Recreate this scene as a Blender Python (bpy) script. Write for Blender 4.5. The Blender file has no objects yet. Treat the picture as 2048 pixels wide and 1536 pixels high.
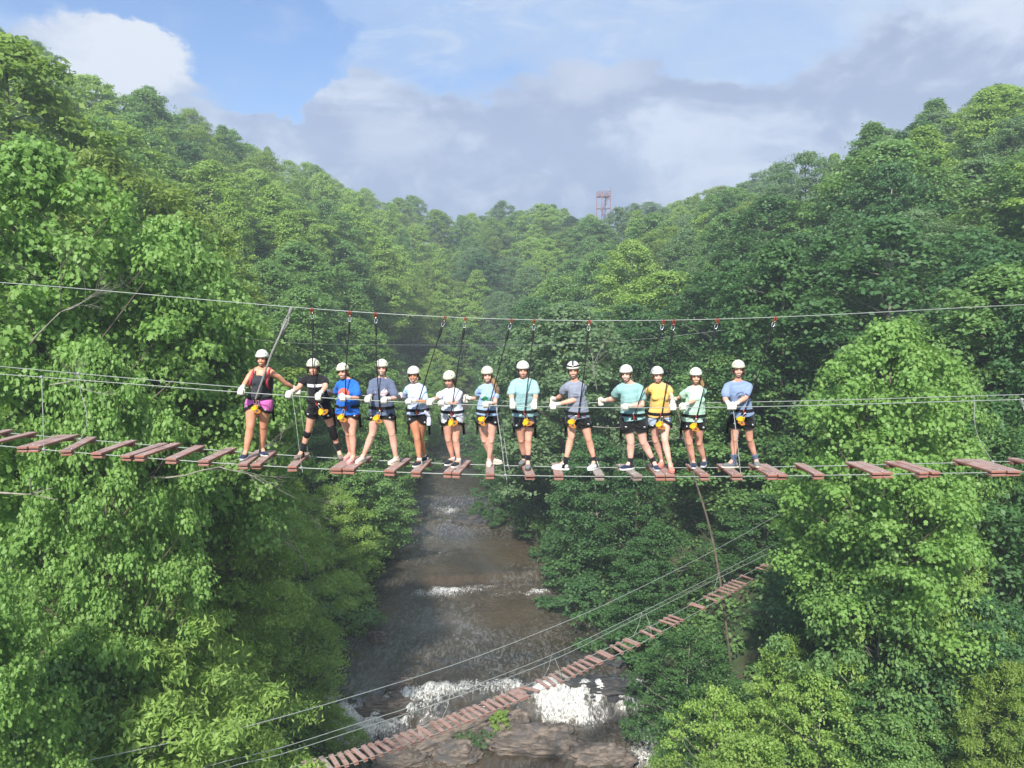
import bpy, bmesh, math, random
import numpy as np
from mathutils import Vector, Matrix, noise
from mathutils.bvhtree import BVHTree

S = bpy.context.scene
C = S.collection
R = math.radians

# ------------------------------------------------------------------ camera, world, sun, exposure
CZ = 25.0; PITCH = R(6.8); FPX = 1550.0
cd = bpy.data.cameras.new('camera'); cam = bpy.data.objects.new('camera', cd); C.objects.link(cam)
cam.location = (0, 0, CZ); cam.rotation_euler = (R(90) - PITCH, 0, 0)
cd.sensor_width = 36; cd.lens = 36 * FPX / 2048; cd.clip_start = 0.1; cd.clip_end = 3000
S.camera = cam

SUN_DIR = Vector((-0.16, -0.70, 0.68)).normalized()
sl = bpy.data.lights.new('sun', 'SUN'); sl.energy = 4.8; sl.angle = R(2.5); sl.color = (1.0, 0.95, 0.86)
so = bpy.data.objects.new('sun', sl); C.objects.link(so)
so.rotation_euler = SUN_DIR.to_track_quat('Z', 'Y').to_euler()

S.view_settings.view_transform = 'Standard'; S.view_settings.look = 'None'
S.view_settings.exposure = 0.75; S.view_settings.gamma = 1.0
S.view_settings.use_curve_mapping = False
S.cycles.volume_bounces = 1; S.cycles.max_bounces = 8; S.cycles.transparent_max_bounces = 8
S.cycles.diffuse_bounces = 5; S.cycles.glossy_bounces = 2

W = bpy.data.worlds.new('World'); S.world = W; W.use_nodes = True
class NT:
    def __init__(s, tree): s.t = tree; s.n = tree.nodes; s.l = tree.links
    def node(s, typ, **kw):
        n = s.n.new(typ)
        for k, v in kw.items(): setattr(n, k, v)
        return n
    def set(s, sock, v):
        if isinstance(v, bpy.types.NodeSocket): s.l.new(v, sock)
        elif isinstance(v, bpy.types.Node): s.l.new(v.outputs[0], sock)
        else: sock.default_value = v
    def m(s, op, a, b=0.0, c=0.0, clamp=False):
        n = s.node('ShaderNodeMath', operation=op, use_clamp=clamp)
        s.set(n.inputs[0], a); s.set(n.inputs[1], b); s.set(n.inputs[2], c); return n.outputs[0]
    def mix(s, f, a, b):
        n = s.node('ShaderNodeMix', data_type='RGBA'); s.set(n.inputs[0], f)
        for i, v in ((6, a), (7, b)):
            if isinstance(v, (tuple, list)) and len(v) == 3: v = (*v, 1)
            s.set(n.inputs[i], v)
        return n.outputs[2]
    def noise(s, vec, scale, detail=4, rough=0.55, dist=0.0):
        n = s.node('ShaderNodeTexNoise'); s.set(n.inputs['Vector'], vec)
        n.inputs['Scale'].default_value = scale; n.inputs['Detail'].default_value = detail
        n.inputs['Roughness'].default_value = rough; n.inputs['Distortion'].default_value = dist
        return n.outputs['Fac']
    def ramp(s, f, lo, hi, a=0.0, b=1.0, smooth=True):
        n = s.node('ShaderNodeMapRange', interpolation_type='SMOOTHSTEP' if smooth else 'LINEAR')
        s.set(n.inputs[0], f); n.inputs[1].default_value = lo; n.inputs[2].default_value = hi
        n.inputs[3].default_value = a; n.inputs[4].default_value = b; return n.outputs[0]

def px_azel(x, y):
    dx = (x - 1024) / FPX; dz = -(y - 768) / FPX
    d = Vector((dx, math.cos(PITCH) + dz * math.sin(PITCH), -math.sin(PITCH) + dz * math.cos(PITCH))).normalized()
    return math.atan2(d.x, d.y), math.asin(d.z)

def build_world():
    N = NT(W.node_tree); N.n.clear()
    sky = N.node('ShaderNodeTexSky', sky_type='NISHITA', sun_disc=False)
    sky.sun_elevation = math.asin(SUN_DIR.z); sky.sun_rotation = math.atan2(SUN_DIR.x, SUN_DIR.y)
    sky.air_density = 1.0; sky.dust_density = 0.6; sky.ozone_density = 1.6
    tn = N.node('ShaderNodeMix', data_type='RGBA', blend_type='MULTIPLY'); tn.inputs[0].default_value = 1.0; N.set(tn.inputs[6], sky.outputs[0]); tn.inputs[7].default_value = (0.66, 0.88, 1.18, 1)
    bg = N.node('ShaderNodeBackground'); N.set(bg.inputs[0], tn.outputs[2]); bg.inputs[1].default_value = 0.088
    tc = N.node('ShaderNodeTexCoord').outputs['Generated']
    sp = N.node('ShaderNodeSeparateXYZ'); N.set(sp.inputs[0], tc)
    az = N.m('ARCTAN2', sp.outputs[0], sp.outputs[1]); el = N.m('ARCSINE', sp.outputs[2])
    cv = N.node('ShaderNodeCombineXYZ'); N.set(cv.inputs[0], az); N.set(cv.inputs[1], N.m('MULTIPLY', el, 1.7)); 
    v = cv.outputs[0]
    # domain warp for the billows
    w1 = N.noise(v, 5.0, 6, 0.6); w2 = N.noise(N.m('ADD', az, 3.1), 7.0, 5, 0.6)
    wazn = N.m('MULTIPLY', N.m('SUBTRACT', N.noise(v, 9.0, 7, 0.62), 0.5), 0.16)
    vm = N.node('ShaderNodeVectorMath', operation='ADD'); N.set(vm.inputs[0], v); vm.inputs[1].default_value = (4.3, 7.7, 1.1)
    weln = N.m('MULTIPLY', N.m('SUBTRACT', N.noise(vm.outputs[0], 9.0, 7, 0.62), 0.5), 0.11)
    azw = N.m('ADD', az, wazn); elw = N.m('ADD', el, weln)
    def blob(x, y, rx, ry, k=2.0):
        a, e = px_azel(x, y)
        dx = N.m('DIVIDE', N.m('SUBTRACT', azw, a), rx / FPX); dy = N.m('DIVIDE', N.m('SUBTRACT', elw, e), ry / FPX)
        r2 = N.m('ADD', N.m('MULTIPLY', dx, dx), N.m('MULTIPLY', dy, dy))
        return N.m('SUBTRACT', 1.0, N.m('POWER', r2, 0.5 * k), clamp=True)
    def total(lst):
        o = None
        for b in lst:
            w = b[5] if len(b) > 5 else 1.0
            g = N.m('MULTIPLY', blob(*b[:5]) , w)
            o = g if o is None else N.m('ADD', o, g)
        return o
    # thin veil over most of the sky, open blue patches at the upper left
    veil = N.ramp(N.noise(v, 3.2, 7, 0.6, 0.5), 0.25, 0.62, 0.45, 1.0)
    hole = total([(440, 90, 250, 150, 2.5, 2.2), (330, 30, 330, 80, 2.0, 1.2), (180, 20, 200, 60, 2.0, .8), (1000, 160, 120, 50, 2, .7), (1230, 150, 130, 40, 2, .6), (860, 140, 60, 40, 2, .5)])
    veil = N.m('SUBTRACT', veil, hole, clamp=True)
    right = N.ramp(az, -0.15, 0.6, 0.0, 1.0)
    top = N.ramp(el, 0.12, 0.55, 0.0, 1.0)
    vc = N.mix(right, (0.36, 0.54, 0.88), (0.50, 0.64, 0.86))
    vc = N.mix(N.m('MULTIPLY', N.m('MULTIPLY', right, top), .9), vc, (0.82, 0.88, 0.93))
    # wisps
    cw = N.node('ShaderNodeCombineXYZ'); N.set(cw.inputs[0], N.m('MULTIPLY', az, 1.0)); N.set(cw.inputs[1], N.m('MULTIPLY', el, 3.2))
    wisp = N.ramp(N.noise(cw.outputs[0], 6.5, 8, 0.66, 1.4), 0.46, 0.68)
    vc = N.mix(N.m('MULTIPLY', wisp, 0.55), vc, (0.74, 0.82, 0.93))
    # grey lavender cloud masses
    mass = total([(1000, 460, 1300, 260, 2, 1.1), (1200, 235, 230, 140, 2.2, 1.3), (720, 235, 240, 110, 2, .9), (900, 330, 300, 120, 2, .6), (1500, 250, 330, 120, 2, 1.0),
                  (1950, 130, 330, 130, 2, 1.1), (1500, 370, 420, 110, 2, .9), (500, 230, 240, 90, 2, .6), (250, 170, 220, 90, 2, .4), (1750, 280, 260, 110, 2, .6)])
    det = N.noise(v, 8.0, 9, 0.55, 0.25)
    mass = N.m('SUBTRACT', mass, N.m('MULTIPLY', total([(450, 95, 240, 110, 2.5, 1.0), (430, 20, 330, 90, 2.5, 1.0)]), 2.2))
    massd = N.m('ADD', mass, N.m('MULTIPLY', N.m('SUBTRACT', det, 0.5), 2.3))
    ma = N.ramp(massd, 0.25, 0.75, 0.0, 0.95)
    bright = N.ramp(N.m('ADD', N.m('MULTIPLY', N.noise(vm.outputs[0], 5.0, 9, 0.6, 0.6), .75), N.m('MULTIPLY', N.noise(v, 16.0, 8, 0.62, 0.5), .25)), 0.42, 0.60)
    mc = N.mix(bright, (0.31, 0.39, 0.61), (0.70, 0.77, 0.93))
    rim = N.ramp(massd, 0.25, 0.95, 1.0, 0.0)
    mc = N.mix(N.m('MULTIPLY', rim, 0.35), mc, (0.70, 0.76, 0.90))
    # bright cumulus on the left with a hard right edge
    cum = total([(215, 135, 145, 105, 2.5, 1.3), (150, 185, 170, 90, 2.5, 1.2), (300, 210, 130, 80, 2.5, 1.0), (240, 90, 85, 60, 2.5, .9), (90, 150, 90, 50, 2.5, .7)])
    ca = N.ramp(N.m('ADD', cum, N.m('MULTIPLY', N.m('SUBTRACT', N.noise(v, 16.0, 9, .62), .5), 1.6)), -0.1, 0.9)
    ctop = total([(215, 105, 150, 110, 2.0, 1.2), (290, 120, 80, 80, 2, .6)])
    cc = N.mix(N.m('ADD', N.m('MULTIPLY', ctop, 1.1), N.m('MULTIPLY_ADD', N.noise(v, 13.0, 8, .6), 2.4, -1.3), clamp=True), (0.44, 0.53, 0.74), (0.80, 0.84, 0.93))
    glow = total([(1190, 150, 150, 60, 2, .9), (790, 290, 110, 60, 2, .8), (1430, 300, 110, 40, 2, .5), (1330, 400, 140, 30, 2, .5)])
    mc = N.mix(N.m('MULTIPLY', glow, .75, clamp=True), mc, (0.70, 0.74, 0.87))
    col = N.mix(ma, vc, mc); col = N.mix(ca, col, cc)
    alpha = N.m('SUBTRACT', 1.0, N.m('MULTIPLY', N.m('MULTIPLY', N.m('SUBTRACT', 1.0, veil), N.m('SUBTRACT', 1.0, ma)), N.m('SUBTRACT', 1.0, ca)))
    bg2 = N.node('ShaderNodeBackground'); N.set(bg2.inputs[0], col); bg2.inputs[1].default_value = 0.61
    ms = N.node('ShaderNodeMixShader'); N.set(ms.inputs[0], alpha); N.set(ms.inputs[1], bg); N.set(ms.inputs[2], bg2)
    # sRGB blue of the open patches: the sky itself
    out = N.node('ShaderNodeOutputWorld'); N.set(out.inputs[0], ms)
build_world()

# ------------------------------------------------------------------ helpers
def ray(x, y):
    dx = (x - 1024) / FPX; dz = -(y - 768) / FPX
    return Vector((dx, math.cos(PITCH) + dz * math.sin(PITCH), -math.sin(PITCH) + dz * math.cos(PITCH)))
def atY(x, y, Y):
    d = ray(x, y); t = Y / d.y; return Vector((d.x * t, Y, CZ + d.z * t))
def atZ(x, y, z):
    d = ray(x, y); t = (z - CZ) / d.z; return Vector((d.x * t, d.y * t, z))
def proj(p):
    y, z = p[1], p[2] - CZ
    d = y * math.cos(PITCH) - z * math.sin(PITCH); u = y * math.sin(PITCH) + z * math.cos(PITCH)
    return 1024 + FPX * p[0] / d, 768 - FPX * u / d, d

def empty(name, loc, label, cat, group=None, rz=0.0):
    o = bpy.data.objects.new(name, None); C.objects.link(o); o.location = loc; o.rotation_euler = (0, 0, rz)
    o.empty_display_size = 0.1
    tag(o, label, cat, group); return o
def tag(o, label=None, cat=None, group=None, kind=None):
    if label: o['label'] = label
    if cat: o['category'] = cat
    if group: o['group'] = group
    if kind: o['kind'] = kind
    return o
def link(name, me, mat, parent=None, label=None, smooth=True):
    o = bpy.data.objects.new(name, me); C.objects.link(o)
    if mat is not None and len(me.materials) == 0: me.materials.append(mat)
    if parent is not None:
        o.parent = parent
        # meshes are made in world coordinates: keep them there, origin at the parent
        if parent.parent is None:
            me.transform(Matrix.LocRotScale(parent.location, parent.rotation_euler, None).inverted())
        else:
            pp = parent.parent
            me.transform(Matrix.LocRotScale(pp.location, pp.rotation_euler, None).inverted())
    if smooth:
        me.polygons.foreach_set('use_smooth', [True] * len(me.polygons))
    if label: o['label'] = label
    return o
def mesh(vs, fs, name='m'):
    me = bpy.data.meshes.new(name); me.from_pydata([tuple(v) for v in vs], [], fs); me.update(); return me
def join(parts):
    V = []; Fc = []
    for v, f in parts:
        b = len(V); V += list(v); Fc += [tuple(i + b for i in q) for q in f]
    return V, Fc
def mk(parts, name='m'): return mesh(*join(parts), name)

def frames(P, side=None):
    P = [Vector(p) for p in P]; n = len(P); out = []; prev = None
    for i in range(n):
        t = (P[min(i + 1, n - 1)] - P[max(i - 1, 0)])
        t = t.normalized() if t.length > 1e-9 else Vector((0, 0, 1))
        if side is not None: s = side[i] if isinstance(side, list) else side
        else: s = prev if prev is not None else (Vector((1, 0, 0)) if abs(t.x) < 0.8 else Vector((0, 1, 0)))
        s = (s - t * s.dot(t))
        s = s.normalized() if s.length > 1e-6 else t.orthogonal().normalized()
        prev = s; out.append((t, s, t.cross(s).normalized()))
    return out
def sweep(P, rad, side=None, seg=12, cap=True):
    """tube along P, rad = list of r or (r_side, r_depth); rounded ends"""
    P = [Vector(p) for p in P]
    rad = [(r, r) if not isinstance(r, (tuple, list)) else r for r in (rad if isinstance(rad, (list, tuple)) and len(rad) == len(P) else [rad] * len(P))]
    fr = frames(P, side); rings = []
    if cap:
        t, s, b = fr[0]; m = min(rad[0]); 
        for k in (80, 50, 25): rings.append((P[0] - t * m * math.sin(R(k)) * .9, rad[0][0] * math.cos(R(k)), rad[0][1] * math.cos(R(k)), s, b))
    for p, (ra, rb), (t, s, b) in zip(P, rad, fr): rings.append((p, ra, rb, s, b))
    if cap:
        t, s, b = fr[-1]; m = min(rad[-1])
        for k in (25, 50, 80): rings.append((P[-1] + t * m * math.sin(R(k)) * .9, rad[-1][0] * math.cos(R(k)), rad[-1][1] * math.cos(R(k)), s, b))
    V = []; Fc = []
    for p, ra, rb, s, b in rings:
        for k in range(seg):
            a = 2 * math.pi * k / seg; V.append(p + s * (ra * math.cos(a)) + b * (rb * math.sin(a)))
    for i in range(len(rings) - 1):
        for k in range(seg):
            k2 = (k + 1) % seg; Fc.append((i * seg + k, i * seg + k2, (i + 1) * seg + k2, (i + 1) * seg + k))
    Fc.append(tuple(range(seg - 1, -1, -1))); e = (len(rings) - 1) * seg; Fc.append(tuple(range(e, e + seg)))
    return V, Fc
def curve_pts(P, n):
    """Catmull-Rom through P"""
    P = [Vector(p) for p in P]; Q = [2 * P[0] - P[1]] + P + [2 * P[-1] - P[-2]]; out = []
    for i in range(1, len(Q) - 2):
        for k in range(n):
            t = k / n; a, b, c, d = Q[i - 1], Q[i], Q[i + 1], Q[i + 2]
            out.append(0.5 * ((2 * b) + (c - a) * t + (2 * a - 5 * b + 4 * c - d) * t * t + (3 * b - 3 * c + d - a) * t ** 3))
    out.append(P[-1]); return out
def box(c, sx, sy, sz, ax=None, bev=0.0):
    """box with axes ax=(X,Y,Z); chamfered"""
    c = Vector(c); X, Y, Z = ax if ax else (Vector((1, 0, 0)), Vector((0, 1, 0)), Vector((0, 0, 1)))
    bm = bmesh.new(); bmesh.ops.create_cube(bm, size=1)
    for v in bm.verts: v.co = Vector((v.co.x * sx, v.co.y * sy, v.co.z * sz))
    if bev: bmesh.ops.bevel(bm, geom=bm.edges[:], offset=bev, segments=1, profile=0.5, affect='EDGES')
    V = [c + X * v.co.x + Y * v.co.y + Z * v.co.z for v in bm.verts]; Fc = [tuple(v.index for v in f.verts) for f in bm.faces]
    bm.free(); return V, Fc
def ell(c, r, ax=None, u=14, v=9):
    c = Vector(c); X, Y, Z = ax if ax else (Vector((1, 0, 0)), Vector((0, 1, 0)), Vector((0, 0, 1)))
    V = [c + Z * r[2]]; Fc = []
    for i in range(1, v):
        ph = math.pi * i / v
        for k in range(u):
            a = 2 * math.pi * k / u
            V.append(c + X * (r[0] * math.sin(ph) * math.cos(a)) + Y * (r[1] * math.sin(ph) * math.sin(a)) + Z * (r[2] * math.cos(ph)))
    V.append(c - Z * r[2])
    for k in range(u): Fc.append((0, 1 + k, 1 + (k + 1) % u))
    for i in range(v - 2):
        for k in range(u):
            a = 1 + i * u; Fc.append((a + k, a + u + k, a + u + (k + 1) % u, a + (k + 1) % u))
    a = 1 + (v - 2) * u
    for k in range(u): Fc.append((a + k, len(V) - 1, a + (k + 1) % u))
    return V, Fc
def fuse(parts, voxel, smooth=3, name='m'):
    """voxel-union of overlapping closed shapes into one continuous surface"""
    me = mk(parts, name); o = bpy.data.objects.new('tmp', me); C.objects.link(o)
    m = o.modifiers.new('r', 'REMESH'); m.mode = 'VOXEL'; m.voxel_size = voxel; m.adaptivity = 0
    if smooth:
        s = o.modifiers.new('s', 'SMOOTH'); s.factor = 0.5; s.iterations = smooth
    dg = bpy.context.evaluated_depsgraph_get(); ev = o.evaluated_get(dg)
    out = bpy.data.meshes.new_from_object(ev); out.name = name
    bpy.data.objects.remove(o); bpy.data.meshes.remove(me); return out

# ------------------------------------------------------------------ materials
MATS = {}
def mat(name, col, rough=0.6, noise_scale=0, noise_amt=0.0, bump=0.0, bump_scale=60, metal=0.0, spec=0.4, sheen=0.0, col2=None):
    if name in MATS: return MATS[name]
    m = bpy.data.materials.new(name); m.use_nodes = True; N = NT(m.node_tree); b = N.n['Principled BSDF']
    b.inputs['Roughness'].default_value = rough; b.inputs['Metallic'].default_value = metal
    b.inputs['Specular IOR Level'].default_value = spec
    if sheen: b.inputs['Sheen Weight'].default_value = sheen
    tc = N.node('ShaderNodeTexCoord').outputs['Object']
    if noise_scale:
        f = N.ramp(N.noise(tc, noise_scale, 6), 0.3, 0.7)
        c2 = col2 if col2 else tuple(c * (1 - noise_amt) for c in col)
        N.set(b.inputs['Base Color'], N.mix(f, c2, col))
    else: b.inputs['Base Color'].default_value = (*col, 1)
    if bump:
        bn = N.node('ShaderNodeBump'); bn.inputs['Strength'].default_value = bump; bn.inputs['Distance'].default_value = 0.01
        N.set(bn.inputs['Height'], N.noise(tc, bump_scale, 4)); N.set(b.inputs['Normal'], bn.outputs[0])
    MATS[name] = m; return m

def leaf_mat(name, c1, c2, c3, trans=0.42, rough=0.5):
    """per-leaf tone attribute picks between leaf greens, per-tree random shifts them"""
    m = bpy.data.materials.new(name); m.use_nodes = True; N = NT(m.node_tree); b = N.n['Principled BSDF']; o = N.n['Material Output']
    at = N.node('ShaderNodeAttribute', attribute_name='tone')
    oi = N.node('ShaderNodeObjectInfo')
    c = N.mix(at.outputs['Fac'], c1, c2)
    c = N.mix(N.m('MULTIPLY', oi.outputs['Random'], 0.75), c, c3)
    b.inputs['Roughness'].default_value = rough; b.inputs['Specular IOR Level'].default_value = 0.35
    N.set(b.inputs['Base Color'], c)
    tr = N.node('ShaderNodeBsdfTranslucent')
    N.set(tr.inputs[0], N.mix(0.5, c, (min(.8, c1[0] * 2.0), min(.85, c1[1] * 1.7), c1[2] * .8)))
    ms = N.node('ShaderNodeMixShader'); ms.inputs[0].default_value = trans
    N.set(ms.inputs[1], b); N.set(ms.inputs[2], tr); N.set(o.inputs[0], ms)
    MATS[name] = m; return m
L_TULIP = leaf_mat('leaf_tulip', (0.180, 0.347, 0.082), (0.286, 0.452, 0.132), (0.212, 0.379, 0.089))
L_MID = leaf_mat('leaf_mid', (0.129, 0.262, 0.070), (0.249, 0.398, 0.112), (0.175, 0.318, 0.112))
L_BRIGHT = leaf_mat('leaf_bright', (0.218, 0.378, 0.080), (0.365, 0.514, 0.126), (0.293, 0.433, 0.112))
L_OLIVE = leaf_mat('leaf_olive', (0.175, 0.299, 0.061), (0.249, 0.379, 0.082), (0.228, 0.315, 0.066))
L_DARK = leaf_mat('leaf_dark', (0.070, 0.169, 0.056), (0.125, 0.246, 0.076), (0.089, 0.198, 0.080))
L_BLUE = leaf_mat('leaf_blue', (0.129, 0.240, 0.103), (0.218, 0.340, 0.147), (0.175, 0.273, 0.136))
L_PINE = leaf_mat('leaf_pine', (0.035, 0.075, 0.03), (0.06, 0.105, 0.045), (0.045, 0.085, 0.04), 0.1)
BARK = mat('bark', (0.16, 0.125, 0.095), 0.9, 3.0, 0.5, 0.8, 14)
BARKP = mat('bark_pale', (0.34, 0.31, 0.26), 0.9, 5.0, 0.4, 0.6, 20)
TWIG = mat('twig_grey', (0.38, 0.35, 0.30), 0.9, 4.0, 0.4)

def wood_mat(name, red, grey, amt):
    m = bpy.data.materials.new(name); m.use_nodes = True; N = NT(m.node_tree); b = N.n['Principled BSDF']
    tc = N.node('ShaderNodeTexCoord').outputs['Object']; oi = N.node('ShaderNodeObjectInfo')
    off = N.node('ShaderNodeVectorMath', operation='ADD'); N.set(off.inputs[0], tc)
    cx = N.node('ShaderNodeCombineXYZ'); N.set(cx.inputs[0], N.m('MULTIPLY', oi.outputs['Random'], 37.0)); N.set(cx.inputs[1], N.m('MULTIPLY', oi.outputs['Random'], 11.0))
    N.set(off.inputs[1], cx.outputs[0])
    mp = N.node('ShaderNodeMapping'); N.set(mp.inputs[0], off.outputs[0]); mp.inputs['Scale'].default_value = (26, 2.0, 8)
    grain = N.noise(mp.outputs[0], 2.2, 8, 0.65)
    blot = N.noise(off.outputs[0], 5.0, 5, 0.6)
    ge = N.node('ShaderNodeNewGeometry'); sp = N.node('ShaderNodeSeparateXYZ'); N.set(sp.inputs[0], ge.outputs['Normal'])
    topf = N.ramp(sp.outputs[2], 0.5, 0.9)     # the walked-on face has weathered grey, the sawn edges stay red
    wear = N.m('MULTIPLY', N.ramp(N.m('ADD', N.m('MULTIPLY', blot, .6), N.m('MULTIPLY', grain, .5)), 0.36, 0.62), N.m('MULTIPLY_ADD', topf, amt, 0.10))
    c = N.mix(grain, tuple(x * 0.55 for x in red), tuple(min(1, x * 1.35) for x in red))
    c = N.mix(wear, c, grey)
    c = N.mix(N.m('MULTIPLY', oi.outputs['Random'], 0.3), c, tuple(x * .7 for x in grey))
    dk = N.m('MULTIPLY', N.ramp(N.m('ADD', N.noise(off.outputs[0], 3.2, 7, .68), N.m('MULTIPLY', N.m('SUBTRACT', grain, .5), .6)), .50, .68), N.m('MULTIPLY_ADD', topf, .75, .05))
    c = N.mix(dk, c, (.115, .075, .062))
    N.set(b.inputs['Base Color'], c); b.inputs['Roughness'].default_value = 0.8
    bn = N.node('ShaderNodeBump'); bn.inputs['Strength'].default_value = 0.5; bn.inputs['Distance'].default_value = 0.004
    N.set(bn.inputs['Height'], grain); N.set(b.inputs['Normal'], bn.outputs[0])
    MATS[name] = m; return m
WOOD = wood_mat('stained_plank', (0.34, 0.125, 0.085), (0.33, 0.25, 0.225), .9)
WOODG = wood_mat('grey_plank', (0.24, 0.17, 0.14), (0.33, 0.30, 0.28), 0.95)
CABLE = mat('steel_cable', (0.33, 0.36, 0.34), 0.5, 3, 0.12, 0, 400, metal=0.3)
ROPEM = mat('grey_rope', (0.36, 0.36, 0.34), 0.85, 60, 0.5, 1.0, 220)
STEEL = mat('steel', (0.72, 0.72, 0.72), 0.3, metal=0.9)
BLACKW = mat('black_webbing', (0.012, 0.012, 0.014), 0.75, 40, 0.4, 0.5, 150)
REDP = mat('red_anodised', (0.36, 0.06, 0.035), 0.35, 30, 0.3, metal=0.3)
YEL = mat('yellow_paint', (0.80, 0.55, 0.02), 0.4, 25, 0.3)
ORG = mat('orange_alloy', (0.62, 0.24, 0.04), 0.4, 25, 0.35, metal=0.2)

# ------------------------------------------------------------------ terrain and river
def riv(y):
    ys = [-100, 34, 39, 48, 56, 73, 91, 121, 150, 190, 420]
    c = [0.3, 0.3, -1.2, -2.3, -3.6, -5.3, -7.0, -8.2, -9, -14, -60]; w = [9.3, 9.3, 10.9, 11.0, 9.4, 7.4, 5.6, 4.3, 3.6, 3.5, 3]
    return np.interp(y, ys, c), np.interp(y, ys, w)
def smo(t): t = np.clip(t, 0, 1); return t * t * (3 - 2 * t)
def crest(x): return np.interp(x, [-14, -11, -8, -5, -1, 4, 9, 14], [40.6, 41.2, 42.2, 43.2, 43.9, 44.1, 44.6, 44.8])
def water_z(x, y):
    yc = crest(x)
    z = 1.6 * smo((y - yc + 1.7) / 1.7)
    z = z - 0.8 * (1 - smo((y - 39.3) / 1.6)) * smo((x - 5.2) / 1.5) - 0.8 * (1 - smo((y - 33.5) / 2)) * (1 - smo((x - 5.2) / 1.5))
    z = z + 0.45 * smo((y - 60.6 - 0.12 * x) / 1.0) + 0.25 * smo((y - 71) / 3) + 0.5 * smo((y - 80.5) / 2.5) + 0.8 * smo((y - 112) / 5) + 0.9 * smo((y - 128) / 4) + 1.0 * smo((y - 146) / 4)
    return z
def terr(x, y):
    x = np.asarray(x, float); y = np.asarray(y, float)
    c, w = riv(y)
    dl = np.maximum(c - w - x, 0); dr = np.maximum(x - c - w, 0)
    HL = np.interp(y, [0, 100, 160, 230, 300], [75, 75, 68, 56, 44]); HR = np.interp(y, [0, 100, 140, 180, 230, 300], [80, 75, 60, 44, 28, 22])
    sl_ = np.interp(y, [0, 30, 80, 400], [.6, .75, .98, 1.0]); sr = np.interp(y, [0, 30, 80, 400], [.42, .5, .66, .56])
    h = HL * (1 - np.exp(-dl * sl_ / HL)) + HR * (1 - np.exp(-dr * sr / HR))
    d = dl + dr
    inside = smo(np.minimum(x - (c - w), (c + w) - x) / 2.0)
    wz = water_z(x, np.minimum(y, 150))
    end = np.interp(y, [150, 235, 300, 420], [0, 30, 37, 40])
    bump = 0.9 * np.sin(x * .13 + y * .07) * np.sin(x * .05 - y * .11 + 1) * smo(d / 12)
    return wz + h + 0.9 * smo(d / 1.5) + end * np.exp(-h / 24) + bump - 1.3 * inside * (end < 0.5)

def grid_mesh(xs, ys, zf, name):
    X, Y = np.meshgrid(xs, ys); Z = zf(X, Y); n, m = X.shape
    co = np.stack([X, Y, Z], -1).reshape(-1, 3).astype(np.float32)
    i = np.arange(n * m).reshape(n, m); q = np.stack([i[:-1, :-1], i[:-1, 1:], i[1:, 1:], i[1:, :-1]], -1).reshape(-1, 4)
    return np_mesh(co, q, name), X, Y
def np_mesh(co, q, name, tone=None, k=None):
    k = k or q.shape[1]; me = bpy.data.meshes.new(name)
    me.vertices.add(len(co)); me.vertices.foreach_set('co', np.asarray(co, np.float32).ravel())
    me.loops.add(q.size); me.loops.foreach_set('vertex_index', q.ravel().astype(np.int32))
    me.polygons.add(len(q)); me.polygons.foreach_set('loop_start', (np.arange(len(q)) * k).astype(np.int32))
    try: me.polygons.foreach_set('loop_total', np.full(len(q), k, np.int32))
    except Exception: pass
    me.update(calc_edges=True)
    if tone is not None:
        a = me.attributes.new('tone', 'FLOAT', 'FACE'); a.data.foreach_set('value', tone.astype(np.float32))
    return me

def build_ground():
    m = bpy.data.materials.new('forest_floor'); m.use_nodes = True; N = NT(m.node_tree); b = N.n['Principled BSDF']
    g = N.node('ShaderNodeNewGeometry').outputs['Position']
    f = N.ramp(N.noise(g, 0.6, 7), 0.35, 0.65); c = N.mix(f, (0.03, 0.06, 0.02), (0.075, 0.06, 0.035))
    f2 = N.ramp(N.noise(g, 3.0, 5), 0.4, 0.6); c = N.mix(N.m('MULTIPLY', f2, .6), c, (0.035, 0.085, 0.02))
    N.set(b.inputs['Base Color'], c); b.inputs['Roughness'].default_value = 0.95
    bn = N.node('ShaderNodeBump'); bn.inputs['Distance'].default_value = 0.3; N.set(bn.inputs['Height'], N.noise(g, 2.5, 7)); N.set(b.inputs['Normal'], bn.outputs[0])
    xs = np.concatenate([np.arange(-424, -60, 14.), np.arange(-60, 60, 1.0), np.arange(60, 425, 14.)])
    ys = np.concatenate([np.arange(-120, 20, 6.), np.arange(20, 110, 1.0), np.arange(110, 300, 3.), np.arange(300, 541, 20.)])
    me, _, _ = grid_mesh(xs, ys, terr, 'ground')
    tag(link('ground', me, m), kind='structure', label='brown leaf litter and soil of the wooded valley sides')
build_ground()

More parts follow.
